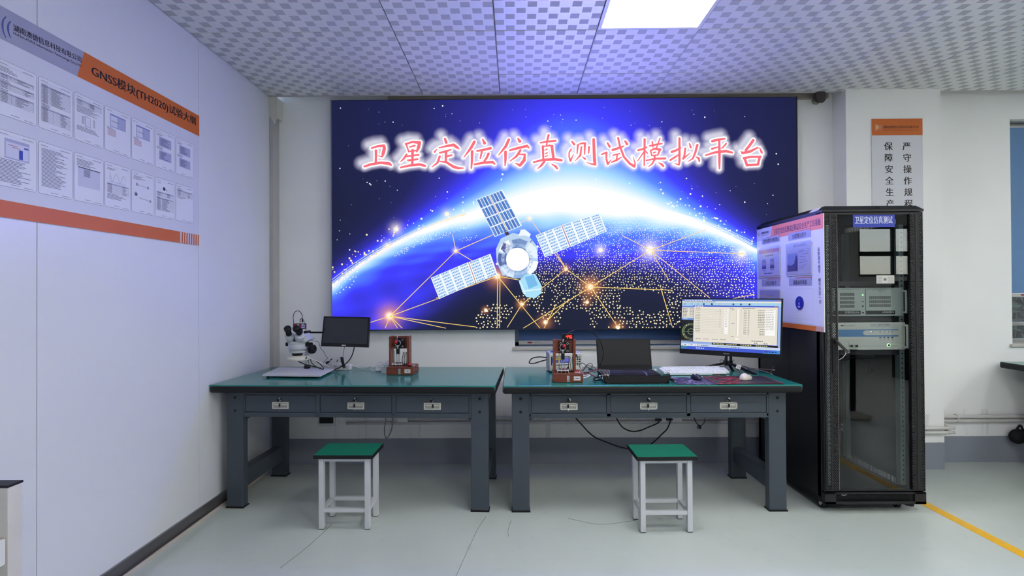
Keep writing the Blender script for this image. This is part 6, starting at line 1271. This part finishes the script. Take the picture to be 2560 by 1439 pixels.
    for u in (.03, .13, .24, .34): dd(u, u+.07, .905, .011, (120, 112, 104))
    dd(.71, .84, .905, .013, (90, 84, 80)); dr(.71, .94, .80, .985, (236, 232, 222)); dr(.84, .945, .92, .99, (236, 232, 222)); S.lay = 8; dd(.74, .78, .955, .014, (60, 56, 54)); dd(.85, .9, .96, .014, (60, 56, 54)); S.lay = 8; S.poly([D(.215, .265), D(.215, .30), D(.228, .29)], R(255, 255, 255))
    S.build('screen', t, label='lit screen of beige program windows')
    L = Sheet(lambda u, v: bl(u, v)-nn*.0012, -nn, PRINT, .0002); L.lay = 0; L.word('VIEXON', (.45, .968), (.51, .968), .0085, rgb(200, 202, 208), up=(0, 0, 1)); L.build('badge', t, label='pale lettering on the lower edge')
    top = bl(.5, .93)+nn*.03; apex = Vector((base.x, base.y+.03, ZT+.06))
    part('stand_neck', t, lambda m: (m.box((top.x-.022, top.y, apex.z-.01), (top.x-.008, top.y+.018, top.z+.06), PLB, .003), m.box((top.x+.010, top.y, apex.z-.01), (top.x+.024, top.y+.018, top.z+.06), PLB, .003), m.box((top.x-.024, top.y, apex.z-.02), (top.x+.026, top.y+.03, apex.z+.014), PLB, .004)))
    def sleg(a, b, w):
        def f(m):
            d = (b-a); s = Vector((-d.y, d.x, 0)).normalized()*w; u = Vector((0, 0, .016)); m.prism([a-s+u, b-s*.7+Vector((0, 0, .007)), b+s*.7+Vector((0, 0, .007)), a+s+u], (0, 0, -.014), PLB); m.cyl(b-Vector((0, 0, .0)), b+Vector((0, 0, .005)), .01, PLBM)
        part('stand_leg', t, f)
    ap = Vector((top.x, top.y+.015, apex.z-.008)); l1 = aZ(1771, 915, ZT); l2 = aZ(1890, 936, ZT); l3 = aZ(1835, 927, ZT)
    for e, w in ((l1, .011), (l2, .013), (Vector((l3.x, l3.y+.02, ZT)), .010)): e.z = ZT; sleg(ap, e, w)
    def flag(m):
        p = zr(1620, 720, 5.14); S = Sheet(lambda u, v: p(u, v, 3.40), (0, -1, 0), PRINT, .0003); S.lay = 0; S.poly([(1148, 978), (1204, 992), (1182, 1046), (1124, 1022)], rgb(220, 220, 222)); S.lay = 1; S.line((1146, 1018), (1158, 996), 5, rgb(50, 50, 56)); S.line((1158, 1024), (1184, 1004), 3, rgb(60, 60, 64)); S.line((1166, 1030), (1188, 1012), 3, rgb(60, 60, 64)); m.__dict__.update(S.__dict__)
    part('paper_tag', t, flag, label='small white tag tied to the stand')
    p = zr(1620, 720, 5.14)
    part('monitor_lead', t, lambda m: (m.tube([p(988, 895, 3.62), p(975, 935, 3.62), p(950, 960, 3.62), p(925, 935, 3.63), p(945, 920, 3.63), p(985, 950, 3.63), p(988, 1020, 3.6)], .0018, PLB), m.tube([p(1080, 905, 3.56), p(1060, 940, 3.56), p(1080, 960, 3.55), p(1098, 920, 3.56)], .0022, PLB), m.tube([p(1120, 970, 3.5), p(1165, 1060, 3.40), p(1195, 1105, 3.27)], .0018, PLB)), label='thin black leads')
big_monitor()
def table_end_cables():
    p = zr(1620, 720, 5.14); pk = mat('pinkish_cable', rgb(190, 160, 150), .5)
    m = MB(); m.tube([p(560, 1030, 3.74), p(660, 1015, 3.74), p(780, 995, 3.72), p(900, 985, 3.7)], .0026, pk); tag(m.build('pale_cable'), 'pale pinkish cable lying behind the white keyboard', 'cable')
    m = MB(); m.tube([p(1250, 1010, 3.70), p(1340, 1030, 3.68), p(1450, 1036, 3.66), p(1560, 1044, 3.63), p(1632, 1050, 3.60)], .0026, pk); m.tube([p(1380, 1045, 3.66), p(1470, 1060, 3.60), p(1550, 1085, 3.55), p(1600, 1106, 3.50)], .0022, PLW); m.box(p(1600, 1058, 3.6), p(1625, 1042, 3.61), PLW, .002); tag(m.build('network_cable'), 'pinkish and white cables at the right end of the bench near the rack', 'cable')
    m = MB(); m.tube([p(1200, 990, 3.66), p(1300, 1040, 3.60), p(1240, 1065, 3.56), p(1290, 1095, 3.50), p(1400, 1105, 3.48), p(1560, 1088, 3.54)], .002, PLB); m.cyl(p(1575, 1090, 3.53), p(1618, 995, 3.55), .003, mat('brown_stick', rgb(110, 80, 70), .5)); tag(m.build('loose_wire'), 'thin black wire with a short brown rod at the right end of the bench', 'cable')
table_end_cables()

# ================================================================ ALONG THE WALLS
PIPE = mat('white_conduit', rgb(206, 204, 200), .45)
def conduit(label, zw, zp, x0, r):
    t = thing('wall_conduit', label, 'conduit', (x0, YW-.03, zw), 0, 'white wall conduits'); a, b = YW-.026, YP-.026
    part('pipe', t, lambda m: m.tube([(x0, a, zw), (XP0-.16, a, zw), (XP0-.03, a, zw-.002), (XP0-.026, a-.02, zw-.004), (XP0-.026, b+.03, zp+.004), (XP0-.02, b+.004, zp), (XP0+.02, b, zp), (XP1, b, zp), (XP1+.022, b+.004, zp), (XP1+.028, b+.03, zp), (XP1+.028, a-.04, zp+.01), (XP1+.03, a-.01, zw-.01), (XP1+.06, a, zw), (XP1+.2, a, zw), (5.6, a, zw)], r, PIPE, 10, 4))
    for x, y, z in [(q, a, zw) for q in (x0+.42, x0+1.1, x0+1.75, x0+2.4) if q < XP0-.2] + [(2.98, b, zp), (XP1+.22, a, zw)]:
        part('pipe_clip', t, lambda m: (m.cyl((x-.008, y, z), (x+.008, y, z), r+.004, PIPE, n=14), m.box((x-.008, y, z-r-.006), (x+.008, y+.03, z+r+.006), PIPE, .002)))
conduit('upper white conduit running along the wall and round the pillar', .366, .322, -.86, .0125)
conduit('lower white conduit running along the wall and round the pillar', .334, .288, -1.34, .0125)
def wall_bits():
    p = lambda x, y, Y=YW: aY(x, y, Y)
    a, b = p(797, 1064), p(840, 1064); c = p(838, 1056); t = thing('wall_box', 'white framed black wall socket box under the left workbench', 'socket', ((a.x+b.x)/2, YW, a.z))
    part('frame', t, lambda m: m.box((a.x, YW-.02, a.z), (b.x, YW, a.z+.16), PLW, .003)); part('black_window', t, lambda m: m.box((a.x+.012, YW-.022, c.z), (b.x-.014, YW-.018, a.z+.15), PLB, .001), label='black window')
    def socket(x, y, label, name='wall_socket', w=.086, h=.086):
        q = p(x, y); t = thing(name, label, 'socket', (q.x, YW-.01, q.z), 0, 'white wall sockets'); part('socket_plate', t, lambda m: m.box((q.x-w/2, YW-.045, q.z), (q.x+w/2, YW-.0, q.z+h), PLW, .004)); return t, q
    socket(1009, 1051.5, 'white wall socket under the left workbench, right of the black window box'); 
    s1, q1 = socket(1648, 1052, 'white wall socket under the right workbench with two black plugs'); s2, q2 = socket(1688, 1051, 'white wall socket under the right workbench, beside the two black plugs')
    z = zr(500, 900, 3.271); m = MB(); m.tube([z(1520, 440, 3.97), z(1517, 500, 3.97), z(1508, 565, 3.97), z(1512, 615, 3.97), z(1526, 636, 3.97), z(1548, 610, 3.97), z(1568, 560, 3.97), z(1574, 490, 3.97), z(1576, 440, 3.97)], .0042, mat('grey_cable', rgb(130, 132, 134), .5)); tag(m.build('hanging_cable'), 'grey cable hanging in a loop under the left workbench', 'cable')
    z = zr(1240, 900, 3.271)
    m = MB(); m.tube([z(650, 470, 3.90), z(700, 525, 3.90), z(760, 590, 3.90), z(815, 632, 3.90), z(900, 668, 3.91), z(1000, 705, 3.91), z(1095, 725, 3.92), z(1190, 722, 3.93), z(1280, 676, 3.95), z(1350, 610, 3.96), z(1400, 560, 3.97), z(1424, 500, 3.97), z(1424, 482, 3.97)], .0052, PLB); m.box(z(1395, 492, 3.96), z(1440, 474, 3.985), PLB, .004); tag(m.build('black_cable'), 'black power cord drooping low behind the right stool', 'cable')
    m = MB(); m.tube([z(985, 470, 3.90), z(1005, 510, 3.90), z(1045, 555, 3.91), z(1110, 581, 3.92), z(1180, 574, 3.93), z(1250, 545, 3.95), z(1320, 515, 3.96), z(1340, 490, 3.97)], .0052, PLB); m.box(z(1305, 500, 3.96), z(1350, 474, 3.985), PLB, .004); tag(m.build('black_cable'), 'black power cord drooping in a short curve below the middle drawer', 'cable')
    m = MB(); m.tube([z(1620, 470, 3.92), z(1632, 500, 3.92), z(1655, 530, 3.92), z(1668, 548, 3.92), z(1655, 556, 3.92), z(1650, 542, 3.92), z(1664, 532, 3.92), z(1676, 548, 3.92), z(1668, 562, 3.92)], .0035, PLB); m.tube([z(1666, 540, 3.92), z(1690, 524, 3.92), z(1704, 505, 3.92), z(1708, 470, 3.92)], .0024, PLB); tag(m.build('knotted_wire'), 'thin black knotted wire hanging below the right-hand drawer', 'cable')
    # pipe stub under the ceiling edge
    q = p(2046, 243, 3.93); t = thing('pipe_stub', 'grey pipe end with torn dark wrapping under the ceiling beside the pillar', 'pipe', (q.x, 3.97, q.z))
    part('pipe', t, lambda m: m.cyl((q.x+.008, 3.93, q.z+.006), (q.x+.04, YW, q.z+.012), .034, mat('grey_pipe', rgb(140, 136, 132), .4), n=24))
    def wrap(m):
        R = random.Random(5); n = 22; vs = []
        for j, (y, r) in enumerate(((3.905, .037), (3.945, .0385))):
            for i in range(n): a = 2*math.pi*i/n; k = r*(1+.10*R.random()) + (.022*max(0, -math.sin(a))**3 if j == 0 else 0); vs.append((q.x+.006+k*math.cos(a), y, q.z+.005+k*math.sin(a)))
        m.add(vs, [(i, (i+1) % n, n+(i+1) % n, n+i) for i in range(n)] + [tuple(range(n-1, -1, -1))], mat('torn_wrap', rgb(62, 54, 52), .8))
    part('torn_wrapping', t, wrap, label='torn dark brown wrapping')
    # dark rounded bag behind the leg of the right-hand bench
    q = p(2538, 1088, 4.0); m = MB(); m.sphere((q.x, 3.978, q.z), (.066, .04, .058), PLBM, 20, 12); m.tube([(q.x-.03, 3.965, q.z+.045), (q.x, 3.96, q.z+.09), (q.x+.03, 3.965, q.z+.045)], .008, PLBM); tag(m.build('bag'), 'small rounded black bag behind the leg of the right-hand bench', 'bag')
    # white unit with a black top at the lower left corner
    xr = -1.70; yn = aX(20, 1300, xr).y; yf = aX(56.5, 1300, xr).y; zt = aX(20, 1219, xr).z
    t = thing('white_stand', 'narrow white stand with a black top at the lower left edge of the picture', 'stand', (xr-.1, (yn+yf)/2, 0))
    part('stand_body', t, lambda m: m.box((XL+.03, yn, 0), (xr, yf, zt), mat('warm_white_board', rgb(206, 202, 196), .5), .003)); part('stand_top', t, lambda m: m.box((XL+.02, yn-.002, zt), (xr+.002, yf+.002, zt+.008), BLACKRUB, .002), label='black top')
    for za, zb_, dx in ((1372, 1326, -.030), (1412, 1347, -.006)):
        z0, z1 = aX(8, za, xr-.01).z, aX(8, zb_, xr-.01).z; part('side_tray', t, lambda m: m.box((XL+.05, yn-.12, z0), (xr+dx, yn-.001, z1), PLW, .003), label='white side tray')
wall_bits()
def hedge():
    m = MB(); R = random.Random(11); cs = [mat('leaf_green', rgb(78, 92, 70), .6), mat('leaf_grey', rgb(100, 108, 92), .6), mat('leaf_dark', rgb(58, 66, 54), .7), mat('twig_brown', rgb(120, 104, 90), .7)]
    m.box((3.4, 6.0, 0), (7.2, 6.3, 2.9), cs[2])
    for _ in range(4200):
        c = Vector((R.uniform(3.8, 6.6), R.uniform(5.2, 5.9), R.uniform(.3, 2.6))); d = Vector((R.gauss(0, 1), R.gauss(0, 1), R.gauss(0, 1))).normalized(); e = d.orthogonal().normalized(); L = R.uniform(.03, .07); m.add([c-d*L, c+e*L*.4, c+d*L, c-e*L*.4], [(0, 1, 2, 3)], R.choice(cs))
    for k in range(16): x = 3.9+k*.17; m.tube([(x, 5.6, 0), (x+R.uniform(-.1, .1), 5.55, 1.2), (x+R.uniform(-.2, .2), 5.5, 2.4)], .012, cs[3], 5, 3)
    tag(m.build('hedge'), 'grey green hedge outside the right-hand window', 'hedge', kind='stuff')
hedge()
struct('ground', lambda m: m.box((-6, YW+.22, -.3), (14, 12, 0), mat('outside_paving', rgb(150, 150, 146), .8)))
# seen only as reflections in the rack's glass door
def mirrored():
    t = thing('pedestal_stand', 'dark post on a round cream base, mirrored in the glass door of the server rack', 'stand', (3.62, .8, 0))
    part('round_base', t, lambda m: m.lathe([(.16, 0), (.165, .012), (.12, .04), (.05, .062), (.045, .075)], mat('cream_base', rgb(196, 192, 176), .4), n=32, base=(3.62, .8, 0)), label='cream round base'); part('post', t, lambda m: m.cyl((3.62, .8, .07), (3.62, .8, .78), .03, PLB)); part('top', t, lambda m: m.box((3.3, .5, .78), (3.95, 1.1, .81), BLACKRUB, .005))
    t = thing('paper_rack', 'dark rack of white sheets, mirrored in the glass door of the server rack', 'rack', (6.6, -1.6, 0))
    for x in (5.9, 7.4):
        part('upright', t, lambda m: m.box((x, -1.7, 0), (x+.05, -1.2, 1.5), PLB))
    for z in (.25, .55, .85, 1.3): part('shelf', t, lambda m: m.box((5.9, -1.7, z), (7.45, -1.2, z+.03), PLB))
    for z in (.28, .58, .88): part('sheet_stack', t, lambda m: m.box((6.05, -1.65, z), (7.35, -1.22, z+.16), mat('white_sheets', rgb(220, 212, 222), .6)))
mirrored()
